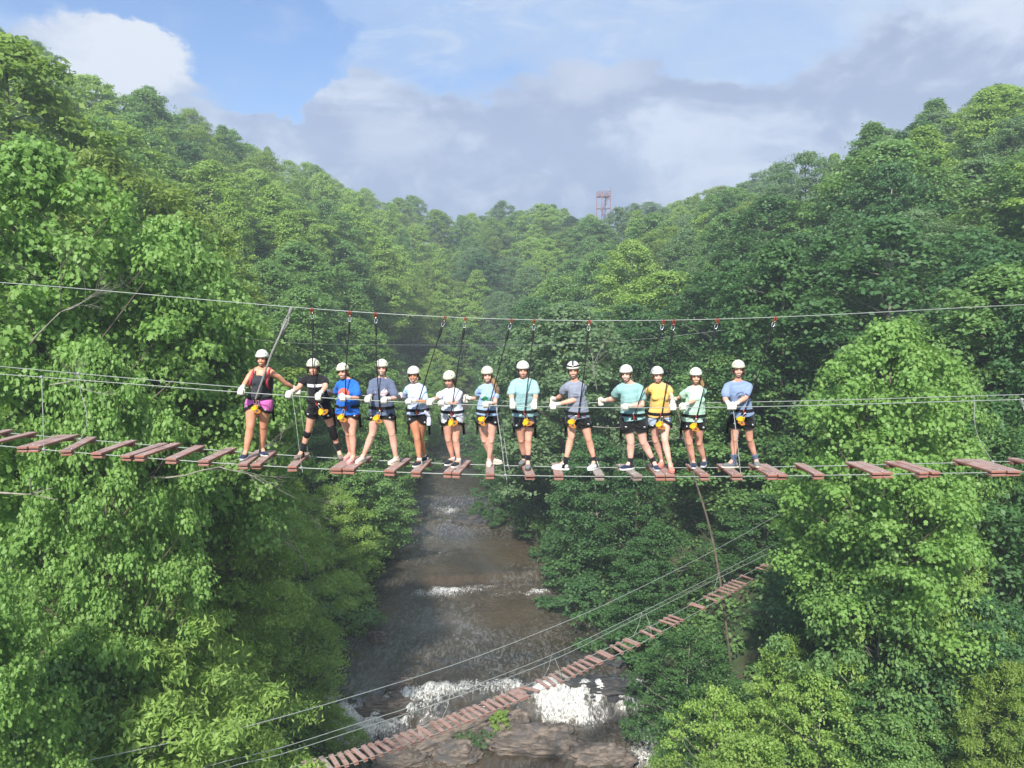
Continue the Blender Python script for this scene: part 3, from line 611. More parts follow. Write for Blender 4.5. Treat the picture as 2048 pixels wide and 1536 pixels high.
rnd = random.Random(77)
def hp(key, px, pyt, Y, rs_=1.0, label=None, **kw):
    p = atY(px, pyt, Y); g = float(terr(p.x, p.y)) - .2
    e = plant(key, p.x, p.y, h=max(3.0, p.z - g), rscale=rs_, rnd=rnd, **kw)
    if label: e['label'] = label
    return e
def foreground_trees():
    # near left bank
    hp('tulipA', 40, 285, 27, .80, 'tallest large leaved yellow-green tree at the left picture edge, brown trunk showing below')
    hp('tulipB', 330, 440, 31, .72, 'large leaved yellow-green tree standing left of the person in the black tank top', rz=1.0)
    hp('tulipB', 455, 560, 36, .58, 'large leaved yellow-green tree directly behind the person in the black tank top', rz=3.0)
    hp('tulipB', 190, 690, 24, .50, 'shorter large leaved tree under the left end of the plank bridge', rz=4.2)
    hp('tulipB', -70, 1130, 18, .60, 'low large leaved tree cut by the lower left picture corner', rz=2.0)
    hp('oliveB', 20, 75, 48, 1.05, 'tall olive tree at the left edge, its top against the sky')
    hp('midC', 190, 300, 46, .9, 'olive spreading tree above the left end of the top cable')
    hp('oliveB', 340, 390, 52, .8, 'olive tree right of the spreading one on the left slope')
    hp('fineO', 250, 560, 38, .9, 'olive fine leaved tree behind the dead grey branches')
    hp('fineB', 420, 960, 36, .9, 'fine leaved tree directly below the left planks of the bridge')
    hp('fineB', 560, 1010, 42, .9, 'fine leaved tree with bare grey twigs under the person in knee pads')
    hp('fineB', 300, 1150, 25, .75, 'fine leaved bright tree in the middle of the lower left')
    hp('brightA', 480, 1090, 40, .8, 'broad bright green tree left of the river above the lower cables')
    hp('fineA', 120, 1300, 22, .8, 'fine leaved tree filling the lower left corner')
    hp('fineB', 430, 1290, 27, .85, 'bright fine leaved tree left of the white falls')
    hp('fineB', 280, 1400, 22, .9, 'bright fine leaved tree crossed by the thin cable at the bottom left')
    hp('fineB', 440, 1410, 31, .62, 'bright fine leaved tree leaning over the left white falls')
    hp('fineD', 40, 1000, 36, 1.0, 'dark tree in shade behind the trunk at the left edge')
    hp('midD', 90, 900, 44, 1.0, 'dark layered tree in the gap under the left planks')
    # near right bank
    hp('tulipA', 1790, 645, 31, .84, 'largest yellow-green tree right of the person in the grey-blue shirt', rz=2.5)
    hp('tulipB', 1905, 735, 34, .62, 'yellow-green tree at the right edge beside the largest one', rz=.4)
    hp('fineA', 1775, 1010, 30, .62, 'bright low tree merging under the left half of the largest right tree', rz=.9)
    hp('fineB', 1880, 1060, 30, .62, 'bright round low tree under the right half of the largest right tree', rz=1.9)
    hp('beech', 1575, 1270, 33, .62, 'pointed bright tree in the lower right, tallest of the light tipped ones')
    hp('beech', 1430, 1370, 32, .62, 'light tipped tree just right of the waterfall foot', rz=1)
    hp('beech', 1640, 1340, 29, .62, 'light tipped tree in front of the tallest pointed one', rz=3)
    hp('beech', 1500, 1470, 29, .7, 'light tipped tree at the bottom edge right of the river', rz=4)
    hp('fineA', 1330, 1490, 34, .55, 'small light tree at the river corner of the lower right')
    hp('beechD', 1760, 1300, 30, .9, 'dark fine leaved tree right of the light tipped ones', rz=2)
    hp('fineA', 1800, 1430, 27, .9, 'mid green fine leaved tree at the bottom edge of the lower right')
    hp('fineD', 1950, 1180, 29, 1.0, 'dark narrow leaved tree at the right edge below the plank bridge')
    hp('midC', 2030, 1330, 26, .7, 'spreading tree cut by the lower right picture edge')
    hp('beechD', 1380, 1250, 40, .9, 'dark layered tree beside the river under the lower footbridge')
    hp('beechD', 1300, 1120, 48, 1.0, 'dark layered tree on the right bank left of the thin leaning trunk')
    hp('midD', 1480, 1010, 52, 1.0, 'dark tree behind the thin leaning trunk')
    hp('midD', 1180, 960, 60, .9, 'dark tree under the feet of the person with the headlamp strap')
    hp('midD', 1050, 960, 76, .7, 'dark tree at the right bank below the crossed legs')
    hp('blueC', 1830, 420, 62, 1.25, 'great pale spreading tree on the right slope, forked trunk showing', rz=1.0)
    hp('coneA', 1500, 425, 105, .8, 'bright pointed tree below the right end of the far skyline')
    hp('pine', 1308, 412, 205, 1.5, 'lone round topped pine on the skyline right of the red tower')
    hp('midA', 925, 640, 152, 1.3, 'round tree closing the valley above the farthest rapids')
    hp('midB', 1000, 650, 160, 1.3, 'upright tree behind the farthest rapids on the right')
    hp('brightA', 868, 650, 158, 1.2, 'bright round tree behind the farthest rapids on the left')
    hp('midA', 960, 560, 178, 1.4, 'round tree in the valley axis beyond the farthest rapids')
    hp('brightB', 900, 560, 180, 1.4, 'bright upright tree in the valley axis beyond the rapids')
    hp('midB', 1030, 570, 184, 1.4, 'upright tree right of the valley axis far up the river')
    hp('blueA', 1140, 610, 66, 1.1, 'grey-green tree rising behind the carabiners in the centre')
foreground_trees()

BRP = [(1230, 1298, 40), (1290, 1262, 41), (1345, 1238, 42), (1395, 1205, 43), (1440, 1180, 44), (1494, 1152, 45), (1540, 1128, 46), (1590, 1095, 47.5), (1250, 1190, 39), (1437, 1096, 42), (1620, 1000, 44), (1437, 1145, 43)]
def hides_bridge(x, y, zc, rc, hh):
    px, py, d = proj((x, y, zc)); a = rc * FPX / d * .95; b = hh * FPX / d * .95
    return any(y - rc < by and ((bx - px) / a) ** 2 + ((by_ - py) / b) ** 2 < 1 for bx, by_, by in BRP)
def bank_rows():
    y = 33.0
    while y < 150:
        c, w = [float(v) for v in riv(y)]; st = 3.6 + y * .03
        k = rnd.choice(['fineB', 'fineB', 'brightA', 'fineA', 'midA'])
        plant(k, c - w - rnd.uniform(.3, 1.8) - (3.4 if y < 46 else 1.2 if y < 56 else -.3), y, h=rnd.uniform(7, 10.5) * (1 if y < 90 else .9), rscale=rnd.uniform(.95, 1.15), rnd=rnd, lean=(0, .10))
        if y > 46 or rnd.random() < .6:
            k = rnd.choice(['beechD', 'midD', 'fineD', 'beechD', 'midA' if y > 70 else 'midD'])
            hh_ = rnd.uniform(7, 11); rr_ = rnd.uniform(.9, 1.1); xx_ = c + w + rnd.uniform(.8, 2.2) - (1.6 if y > 68 else 0); H_, R_, z_ = PROTO[k][2]; g_ = float(terr(xx_, y + 1.5))
            while hh_ > 3.4 and hides_bridge(xx_, y + 1.5, g_ + hh_ * .55, R_ * hh_ / H_ * rr_, hh_ * .48): hh_ -= .5
            if hh_ > 3.4: plant(k, xx_, y + 1.5, h=hh_, rscale=rr_, rnd=rnd, lean=(0, -.08))
        y += st
bank_rows()

def forest():
    cand = []
    y = 36.0
    while y < 262:
        sp = 5.6 + y * .022
        c, w = [float(v) for v in riv(y)]
        half = y * .70 + 14
        x = -half + rnd.uniform(0, sp)
        while x < half:
            xx = x + rnd.uniform(-.35, .35) * sp; yy = y + rnd.uniform(-.35, .35) * sp
            d = max(c - w - xx, xx - c - w)
            if d > 5.2 or (y > 150 and d > -99): cand.append((xx, yy))
            x += sp
        y += sp * .92
    return cand
SKY = [(0, 70), (100, 120), (200, 195), (300, 195), (430, 225), (520, 280), (620, 325), (720, 378), (900, 382), (1000, 398), (1100, 420), (1170, 433), (1260, 433), (1300, 424), (1400, 380), (1450, 400), (1500, 375), (1600, 330), (1750, 240), (1900, 190), (2040, 150)]
def cull_and_plant():
    W8, H8 = 256, 192; cov = np.zeros((H8, W8), bool)
    def cells(px, py, rx, ry):
        x0, x1 = int((px - rx) / 8), int((px + rx) / 8); y0, y1 = int((py - ry) / 8), int((py + ry) / 8)
        x0c, x1c = max(0, x0), min(W8 - 1, x1); y0c, y1c = max(0, y0), min(H8 - 1, y1)
        if x0c > x1c or y0c > y1c: return None
        yy, xx = np.mgrid[y0c:y1c + 1, x0c:x1c + 1]
        m = ((xx * 8 + 4 - px) / rx) ** 2 + ((yy * 8 + 4 - py) / ry) ** 2 < 1
        return (slice(y0c, y1c + 1), slice(x0c, x1c + 1), m)
    items = []
    for key, e, top, x, y, zc, rc in TREES: items.append((y, None, x, zc, rc, (top - zc)))
    for xx, yy in forest():
        side = -1 if xx < float(riv(yy)[0]) else 1
        n = noise.noise(Vector((xx * .045, yy * .045, 3)))+ rnd.uniform(-.28, .28)
        if yy > 195 and abs(xx) < 45 and rnd.random() < .04: key = 'pine'
        elif side < 0: key = rnd.choice(['midA', 'brightA', 'coneA', 'brightB', 'midB']) if n > -.05 else rnd.choice(['oliveB', 'midC', 'midB', 'midCone', 'midD' if rnd.random() < .4 else 'brightB'])
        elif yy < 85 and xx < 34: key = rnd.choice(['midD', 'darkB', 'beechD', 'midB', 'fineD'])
        else: key = rnd.choice(['blueA', 'midA', 'brightB', 'midCone', 'midB']) if n > 0 else rnd.choice(['blueC', 'blueA', 'midC', 'darkB', 'brightA', 'coneA'])
        h = rnd.choice([rnd.uniform(9.5, 13), rnd.uniform(12, 18), rnd.uniform(13, 16)]) * (1.12 if key in ('coneA', 'midCone', 'pine') else 1)
        if yy < 60: h *= 1.1
        if yy > 120 and side < 0: h *= 1.2
        if xx > 4 and yy < 50:
            H_, R_, z_ = PROTO[key][2]; g_ = float(terr(xx, yy))
            while h > 3.4 and hides_bridge(xx, yy, g_ + h * .55, R_ * h / H_ * 1.25, h * .48): h -= .5
            if h <= 3.4: continue
        if yy > 70:      # the ridge woods keep the height of the canopy line
            g_ = float(terr(xx, yy)) - .2; qx, qy, _ = proj((xx, yy, g_ + h)); lim = np.interp(qx, [t[0] for t in SKY], [t[1] for t in SKY]) + rnd.uniform(-26, 16)
            if qy < lim:
                h = atY(qx, lim, yy).z - g_
                if h < 6.5: continue
        H, Rc, z0 = PROTO[key][2]; s = h / H; g = float(terr(xx, yy)) - .2; rs_ = rnd.uniform(.9, 1.6) * (14.5 / max(h, 9)) ** .5
        zc = g + (z0 + (H - z0) * .5) * s
        items.append((yy, (key, h, rs_), xx, zc, Rc * s * rs_, (g + h - zc)))
    items.sort(key=lambda t: t[0]); kept = 0
    for yy, kk, xx, zc, rc, hh in items:
        px, py, d = proj((xx, yy, zc))
        if d < 5: continue
        cc = cells(px, py, rc * FPX / d, max(hh, 1) * FPX / d * 1.0)
        if cc is None: continue
        sub = cov[cc[0], cc[1]]; new = int((cc[2] & ~sub).sum()); tot = int(cc[2].sum())
        core = cells(px, py, rc * FPX / d * .82, max(hh, 1) * FPX / d * .85)
        if kk is None or (new >= 3 and new > .05 * tot):
            if kk is not None: plant(kk[0], xx, yy, h=kk[1], rscale=kk[2], rnd=rnd); kept += 1
            if core is not None: cov[core[0], core[1]] |= core[2]
    print('forest kept', kept, 'trees', len(TREES))
cull_and_plant()

def shrubs():
    y = 30.0
    while y < 120:
        for sgn in (-1, 1):
            c, w = [float(v) for v in riv(y)]
            x = c + sgn * (w + rnd.uniform(-.6, .6))
            k = rnd.choice(['bushB', 'bush']) if sgn < 0 else rnd.choice(['bushD', 'bush'])
            if not (sgn > 0 and y < 34): plant(k, x, y + rnd.uniform(-1, 1), h=rnd.uniform(2.4, 3.8), rscale=rnd.uniform(1, 1.35), rnd=rnd)
        y += 3.4 + y * .02
    p = atZ(668, 1500, .2); e = plant('bushB', p.x, p.y, h=2.6, rscale=.75, z=.1, rnd=rnd); e['label'] = 'bright green sapling standing in the left white falls'
    p = atZ(1000, 1462, .4); e = plant('bushB', p.x, p.y, h=1.2, rscale=.8, z=.4, rnd=rnd); e['label'] = 'small shrub rooted behind the largest boulder slab'
    p = atZ(905, 890, 4.2); e = plant('bushD', p.x + 2, p.y, h=1.6, rscale=.9, z=3.8, rnd=rnd); e['label'] = 'tiny dark shrub in the farthest rapids'
    p = atZ(935, 1035, 2.6)
    for q in range(2):
        e = plant('bushD', p.x + 1.2 + q * 1.8, p.y + 1 - q * 2.5, h=1.7, rscale=1.0, z=2.3, rnd=rnd); e['label'] = ['dark shrub growing on the mid river rock slab', 'dark shrub below the mid river rock slab by the right bank'][q]
shrubs()

# fern cover on the rocks between the slabs, and the undergrowth of the slopes
def stuff_leaves(name, centers, radii, per, ls, m, seed, kind='quad', label=''):
    rs = np.random.RandomState(seed); P = []; Nn = []; T = []
    for (c, r) in zip(centers, radii):
        n = int(per); v = rs.normal(size=(n, 3)); v /= np.linalg.norm(v, axis=1, keepdims=True); v[:, 2] = abs(v[:, 2])
        P.append(np.array(c) + v * r * rs.uniform(.6, 1, (n, 1)) * np.array([1, 1, .7])); Nn.append(v * .5 + np.array([0, 0, .7]) + rs.normal(size=(n, 3)) * .35); T.append(np.clip(rs.normal(.5, .28, n), 0, 1))
    co, q = leaf_faces(np.concatenate(P), np.concatenate(Nn), ls, rs, kind)
    me = np_mesh(co, q, name, np.concatenate(T)); o = link(name, me, m, smooth=False); tag(o, label, None, None, 'stuff'); return o
def understory():
    rs = np.random.RandomState(9); cs = []; rr = []
    while len(cs) < 3000:
        y = 26 + 170 * rs.uniform() ** 1.5; x = rs.uniform(-1, 1) * (y * .7 + 6)
        c, w = [float(v) for v in riv(y)]; d = max(c - w - x, x - c - w)
        if d < .3 or d > 60: continue
        cs.append((x, y, float(terr(x, y)) - .1)); rr.append(rs.uniform(.7, 1.7) * (1 + y * .005))
    o = stuff_leaves('undergrowth', cs, rr, 95, .30, L_MID, 5, label='low green undergrowth covering the wooded slopes')
    p = [atZ(x, y, .45) for x, y in ((925, 1478), (940, 1470), (955, 1478), (970, 1466), (985, 1474), (1000, 1464), (945, 1486), (965, 1490), (915, 1470), (985, 1460))]
    stuff_leaves('fern_patch', [tuple(q) for q in p], [.36] * 10, 90, .13, L_DARK, 6, 'narrow', label='green ferns growing between the brown river rocks')
understory()

# leafless grey branches and leaning trunks
def branchy(name, root, d0, L, r, seed, label, m, depth=4, cat='dead tree', spread=.55, grav=.0, n0=3):
    rs = random.Random(seed); parts = []
    root = Vector(root)
    def rec(p, d, l, rr, k):
        pts = [p]; q = p.copy(); dd = d.copy()
        for i in range(4):
            dd = (dd + Vector((rs.uniform(-1, 1), rs.uniform(-1, 1), rs.uniform(-1, 1) - grav)) * .16).normalized(); q = q + dd * (l / 4); pts.append(q.copy())
        parts.append(sweep(pts, [rr * (1 - .14 * i) for i in range(5)], seg=5, cap=False))
        if k > 0:
            for j in range(n0 if k > 1 else n0 + 1):
                s = pts[rs.choice([2, 3, 4, 4])]
                nd = (dd + Vector((rs.uniform(-1, 1), rs.uniform(-1, 1), rs.uniform(-.8, 1))) * spread * 1.4).normalized()
                rec(s, nd, l * rs.uniform(.5, .8), rr * .5, k - 1)
    rec(root, Vector(d0).normalized(), L, r, depth)
    me = mk(parts, name); me.transform(Matrix.Translation(-root)); o = link(name, me, m); o.location = root; tag(o, label, cat); return o
def deadwood():
    def br(px, py, Y, d, L, r, seed, label, **k): branchy('dead_branches', atY(px, py, Y), d, L, r, seed, label, k.pop('m', TWIG), cat='dead branches', **k)
    br(60, 690, 19.5, (.8, -.3, .75), 1.3, .028, 3, 'tangle of leafless grey twigs at the left under the top cable', depth=5, spread=.5)
    br(100, 770, 19.5, (1, -.2, .2), 1.0, .02, 4, 'smaller leafless grey twigs behind the left hand cables', depth=4)
    br(300, 955, 24, (1, -.1, -.1), 2.2, .035, 5, 'long bare white branch below the fourth of the left treads', depth=3, m=BARKP)
    br(-10, 985, 21, (1, -.1, -.06), 1.1, .035, 6, 'bare white branch at the left picture edge below the treads', depth=1, m=BARKP)
    br(610, 1150, 36, (.25, -.4, .9), 1.7, .05, 7, 'bare forked grey branch over the left bank foliage', depth=3, m=BARKP)
    br(520, 1000, 36, (.9, -.4, .25), 2.0, .03, 8, 'fine bare twigs under the feet of the person in pink shorts', depth=4)
    br(1250, 900, 40, (.5, -.5, .5), 2.0, .035, 9, 'thin leafless twigs behind the legs of the person in aqua shirt and black shorts', depth=4)
    br(1170, 850, 42, (.8, -.5, -.1), 2.2, .03, 10, 'bare branch right of the person with the headlamp strap', depth=3)
    br(1195, 790, 45, (-.2, -.5, 1), 2.0, .04, 11, 'forked bare branch above the hand cable between two people', depth=2)
    def trunk(pts, r, m, label, name='bare_trunk'):
        P = curve_pts([atY(*p) for p in pts], 5); n = len(P); root = P[0].copy()
        V = [sweep(P, [r * (1.2 - .6 * i / n) for i in range(n)], seg=10)]
        rs = random.Random(len(label))
        for i in range(4, n - 2, 4):
            d = Vector((rs.uniform(-1, 1), rs.uniform(-.6, .2), rs.uniform(.1, .9))).normalized(); L = rs.uniform(1, 2.4)
            V.append(sweep([P[i], P[i] + d * L * .5, P[i] + d * L + Vector((0, 0, .3))], [r * .3, r * .18, r * .05], seg=5))
        me = mk(V, name); me.transform(Matrix.Translation(-root)); o = link(name, me, m); o.location = root; tag(o, label, 'tree trunk')
    trunk([(1462, 1330, 42), (1440, 1160, 42.5), (1418, 1050, 43), (1385, 940, 43.5), (1350, 800, 44.5)], .065, BARK, 'thin leaning trunk seen through the gap above the lower footbridge')
    trunk([(1868, 760, 52), (1850, 690, 52), (1848, 650, 52), (1862, 605, 52), (1890, 560, 52)], .26, BARKP, 'left stem of the forked brown trunks under the right top cable')
    trunk([(1868, 760, 51.6), (1872, 680, 52), (1880, 640, 52), (1882, 590, 52)], .20, BARKP, 'right stem of the forked brown trunks under the right top cable')
    trunk([(92, 1420, 27), (90, 1300, 27), (88, 1180, 27), (86, 1000, 27)], .22, BARK, 'straight brown trunk in the shade at the lower left')
deadwood()

# ------------------------------------------------------------------ red tower on the far ridge
def tower():
    Y = 250.0; a = atY(1190, 383, Y); b = atY(1225, 383, Y); g = float(terr((a.x + b.x) / 2, Y))
    m = mat('tower_red', (0.28, 0.13, 0.14), 0.6, 2.0, 0.3)
    cx = (a.x + b.x) / 2; w = 1.6; rz = 0.42
    t = empty('scaffold_tower', (cx, Y, g), 'red steel lattice tower with zigzag stairs standing above the far treeline', 'tower')
    zt = a.z
    def P(x, y, z): return Vector((cx + x * math.cos(rz) - y * math.sin(rz), Y + x * math.sin(rz) + y * math.cos(rz), z))
    def bar(p, q, r): return sweep([p, q], [r * .75, r * .75], seg=6, cap=False)
    for sx in (-1, 1):
        for sy in (-1, 1):
            link('post', mk([bar(P(sx * w, sy * w, g), P(sx * w, sy * w, zt), .17)]), m, t)
    lv = []; z = zt - 1.7
    while z > g + 2: lv.append(z); z -= 3.6
    cs = [(-1, -1), (1, -1), (1, 1), (-1, 1)]
    for z in lv:
        V = [bar(P(cs[i][0] * w, cs[i][1] * w, z), P(cs[(i + 1) % 4][0] * w, cs[(i + 1) % 4][1] * w, z), .13) for i in range(4)]
        link('ring_beam', mk(V), m, t)
    link('platform', mk([box(P(0, 0, zt - 1.5), w * 2.1, w * 2.1, .14, (Vector((math.cos(rz), math.sin(rz), 0)), Vector((-math.sin(rz), math.cos(rz), 0)), Vector((0, 0, 1))))]), m, t)
    V = []
    for zz in (zt - .1, zt - .75):
        V += [bar(P(cs[i][0] * w, cs[i][1] * w, zz), P(cs[(i + 1) % 4][0] * w, cs[(i + 1) % 4][1] * w, zz), .08) for i in range(4)]
    for i in range(4):
        for k in (.33, .66):
            q = Vector(cs[i]).lerp(Vector(cs[(i + 1) % 4]), k); V.append(bar(P(q.x * w, q.y * w, zt - 1.5), P(q.x * w, q.y * w, zt), .07))
    link('railing', mk(V), m, t)
    for i in range(len(lv) - 1):
        s = 1 if i % 2 == 0 else -1
        V = []
        for oy in (-.5, .5):
            V.append(bar(P(s * w * .8, -w * .4 + oy, lv[i]), P(-s * w * .2, -w * .4 + oy, lv[i + 1]), .12)); V.append(bar(P(s * w * .8, -w * .4 + oy, lv[i] + 1), P(-s * w * .2, -w * .4 + oy, lv[i + 1] + 1), .06))
        for k in range(9):
            q = k / 8; V.append(bar(P(s * w * (.8 - q), -w * .4 - .5, lv[i] * (1 - q) + lv[i + 1] * q), P(s * w * (.8 - q), -w * .4 + .5, lv[i] * (1 - q) + lv[i + 1] * q), .06))
        link('stair', mk(V), m, t)
    for sx in (-1, 1):
        link('brace', mk([bar(P(sx * w, -w, lv[0] - 1.4), P(sx * w * .5, -w, lv[0]), .09)]), m, t)
    link('side_platform', mk([box(P(w + .7, -w + .4, lv[2]), 1.5, 1.6, .12), bar(P(w + 1.3, -w, lv[2]), P(w + 1.3, -w, lv[2] + 1.1), .07), bar(P(w, -w, lv[2] + 1.1), P(w + 1.3, -w, lv[2] + 1.1), .07)]), m, t)
    V = [bar(P(w, -w, zt), P(w, -w, zt + 1.6), .06)]; link('antenna', mk(V), m, t)
tower()

# ------------------------------------------------------------------ upper plank bridge
YF = 11.5
def ip(pts):
    xs = [p[0] for p in pts]; ys = [p[1] for p in pts]
    return lambda x: float(np.interp(x, xs, ys))
def smooth_ip(pts, deg=4):
    xs = np.array([p[0] for p in pts]); ys = np.array([p[1] for p in pts]); c = np.polyfit((xs - 1000) / 1000, ys, deg)
    return lambda x: float(np.polyval(c, (x - 1000) / 1000))
fFF = smooth_ip([(0, 891), (85, 900), (171, 907), (246, 912), (478, 926), (581, 935), (604, 937.6), (745, 943), (887, 948), (1012, 949.5), (1124, 951.6), (1279, 954), (1427, 953.5), (1602, 951), (1875, 947), (2048, 944)])
fFR = smooth_ip([(27, 867), (82, 872), (191, 881), (273, 888), (355, 895), (472, 904), (569, 910), (613, 912), (745, 920.5), (864, 926), (1014, 931), (1194, 935.7), (1427, 935.5), (1560, 933), (1685, 931), (1906, 926), (2048, 922)])
fHF = smooth_ip([(0, 748), (85, 755), (478, 784), (581, 792), (745, 800.5), (841, 805), (1005, 813), (1171, 814.8), (1427, 815), (1602, 811), (1875, 804), (2048, 799)])
fHR = smooth_ip([(0, 734), (157, 745), (478, 775), (620, 786), (723, 791), (920, 799), (1002, 802), (1091, 803.5), (1280, 806), (1427, 806), (1716, 799), (2048, 789)])
fTOP = smooth_ip([(0, 565), (300, 590), (581, 613.5), (700, 623), (911, 635), (1020, 638.5), (1180, 641), (1353, 640.5), (1560, 634.6), (1716, 626), (2048, 609.5)])
def spf(x): return float(np.interp(x, [0, 500, 980, 1500, 2048], [1.02, .74, .60, .64, .78]))
def sph(x): return float(np.interp(x, [0, 500, 980, 1500, 2048], [1.00, .66, .58, .52, .56]))
def cab(kind, x):
    if kind == 'FF': return atY(x, fFF(x), YF)
    if kind == 'FR': return atY(x, fFR(x), YF + spf(x))
    if kind == 'HF': return atY(x, fHF(x), YF)
    if kind == 'HR': return atY(x, fHR(x), YF + sph(x))
    return atY(x, fTOP(x), YF + .3)
def reach(P, L=9.0):
    a = (P[0] - P[2]).normalized() * L; b = (P[-1] - P[-3]).normalized() * L; return [P[0] + a] + list(P) + [P[-1] + b]
def make_cable(name, P, r, label, m=None, seg=8):
    V = sweep(P, [r] * len(P), seg=seg); me = mk([V], name); root = P[0].copy(); me.transform(Matrix.Translation(-root))
    o = link(name, me, m or CABLE); o.location = root; tag(o, label, 'cable'); return o
xs_ = list(range(-260, 2320, 40))
make_cable('foot_cable', reach([cab('FF', x) for x in xs_]), .007, 'front steel foot cable carrying the near ends of the upper bridge planks')
make_cable('foot_cable', reach([cab('FR', x) for x in xs_]), .007, 'rear steel foot cable carrying the far ends of the upper bridge planks')
make_cable('hand_cable', reach([cab('HF', x) for x in xs_]), .006, 'front hand cable gripped by most of the people')
make_cable('hand_cable', reach([cab('HR', x) for x in xs_]), .006, 'rear hand cable running behind the people at waist height')
make_cable('safety_cable', reach([cab('TOP', x) for x in xs_]), .006, 'top steel safety cable with the red carabiners above the people')
bgc = [(380, 655), (440, 668), (571, 685), (760, 689.5), (1020, 690), (1140, 687), (1300, 677), (1450, 660)]
make_cable('distant_cable', curve_pts([atY(x, y, 30 - (x - 400) * .004) for x, y in bgc], 4), .0035, 'faint distant cable crossing in front of the trees behind the people', m=CABLE)

def board(parent, A, B, w, th, dz, m, rs, name='board'):
    """plank from A (near end) to B (far end), centred; own mesh"""
    d = (B - A); L = d.length; y = d.normalized(); x = y.cross(Vector((0, 0, 1))).normalized(); z = x.cross(y).normalized()
    c = (A + B) / 2 + z * dz
    tw = rs.uniform(-.02, .02)
    me = mk([box((0, 0, 0), w, L, th, None, .005)], 'board')
    o = bpy.data.objects.new(name, me); C.objects.link(o); me.materials.append(m); o.parent = parent
    M = Matrix((x, y, z)).transposed() @ Matrix.Rotation(tw, 3, 'Y')
    o.matrix_local = Matrix.Translation(c - parent.location) @ M.to_4x4(); return o
TH = .036
DECK = {}
def tread(fx, rx, nb, wpx, label, m=None, gap=.008, ov=(.10, .08), alt=None):
    """front / rear centre pixel on the cables, nb boards"""
    rs = random.Random(int(fx * 7 + 3)); A = cab('FF', fx); B = cab('FR', rx); d = (B - A).normalized()
    A2 = A - d * ov[0]; B2 = B + d * ov[1]
    t = empty('bridge_tread', (A + B) / 2 + Vector((0, 0, .01)), label, 'plank tread', 'plank treads of the upper rope bridge')
    W_ = wpx / 134.0; bw = (W_ - gap * (nb - 1)) / nb; xx = d.cross(Vector((0, 0, 1))).normalized()
    for i in range(nb):
        off = xx * ((i - (nb - 1) / 2) * (bw + gap)); j = d * rs.uniform(-.03, .03)
        board(t, A2 + off + j, B2 + off + j, bw, TH, .010 + TH / 2, m or WOOD, rs)
        for (P, s) in ((A, 1), (B, -1)):
            c0 = P + off - d * .055 * s - d * (.035 if s > 0 else -.03); board(t, c0 - d * .0, c0 + d * .13 * s + d * .0, bw * .98, .034, -.010 - .017, m or WOOD, rs, 'clamp_block')
    # bolts through the clamp
    V = []
    for P in (A, B):
        for i in range(nb):
            off = xx * ((i - (nb - 1) / 2) * (bw + gap))
            for q in (-.3, .3): V.append(sweep([P + off + xx * bw * q + Vector((0, 0, -.05)), P + off + xx * bw * q + Vector((0, 0, .010 + TH + .004))], [.006, .006], seg=6))
    link('bolt_set', mk(V), STEEL, t); return t
tread(-62, 12, 1, 19, 'leftmost plank tread cut by the left picture edge')
tread(-16, 62, 1, 20, 'plank tread just right of the leftmost one at the left edge')
tread(62, 132, 2, 42, 'wide two board tread under the front left white hanger')
tread(137, 181, 1, 21, 'narrow tread where the curved rear left hanger ties in')
tread(200, 260, 1, 22, 'narrow tread between the curved hanger and a two board tread on the left')
tread(272, 335, 2, 48, 'two board tread with an uneven gap between narrow treads on the left', gap=.05)
tread(347, 396, 1, 23, 'narrow tread directly right of the two board tread with a gap')
tread(412, 459, 1, 23, 'narrow tread immediately left of the shoes of the person in pink shorts')
tread(503, 531, 2, 46, 'two board tread under the navy shoes of the person in pink shorts', gap=.06)
tread(587, 609, 1, 19, 'narrow tread under the brown shoe of the person with knee pads')
tread(688, 718, 2, 50, 'two board tread under the pink shoes of the person in the blue shirt')
tread(782, 809, 1, 22, 'narrow tread under the cream shoe of the person in the slate shirt')
tread(834, 853, 1, 20, 'narrow tread under the person in the lavender shirt')
tread(905.5, 924, 2, 34, 'two board tread under the black and white shoes')
tread(980, 980, 1, 18, 'narrow tread under the crossed feet of the long haired person')
tread(1059, 1051, 1, 20, 'narrow tread under the person with black ankle socks and aqua shirt')
tread(1117, 1112, 1, 19, 'narrow tread under the left white shoe of the person with the headlamp strap')
tread(1198, 1187, 1, 19, 'bare grey tread under the right white shoe of the person with the headlamp strap', m=WOODG)
tread(1271, 1243, 1, 19, 'narrow tread under the left navy shoe of the person in aqua shirt and black shorts', m=WOODG)
tread(1329, 1313, 2, 40, 'two board tread shared by a navy shoe and the coral shoes')
tread(1407, 1383, 1, 20, 'narrow tread under the person in the mint shirt')
tread(1471, 1446, 1, 22, 'narrow tread under the left shoe of the person in the grey-blue shirt')
tread(1550, 1518, 2, 40, 'two board tread under the right shoe of the person in the grey-blue shirt')
tread(1633, 1600, 1, 21, 'lone narrow tread right of the last person')
tread(1760, 1714, 2, 43, 'two board tread right of the lone narrow one')
tread(1851, 1792, 2, 44, 'two board tread with an open wedge gap on the right', gap=.035)
tread(2004, 1938, 2, 62, 'widest tread at the right under the curved rear hanger')
tread(2112, 2030, 1, 22, 'rightmost tread cut by the right picture edge')

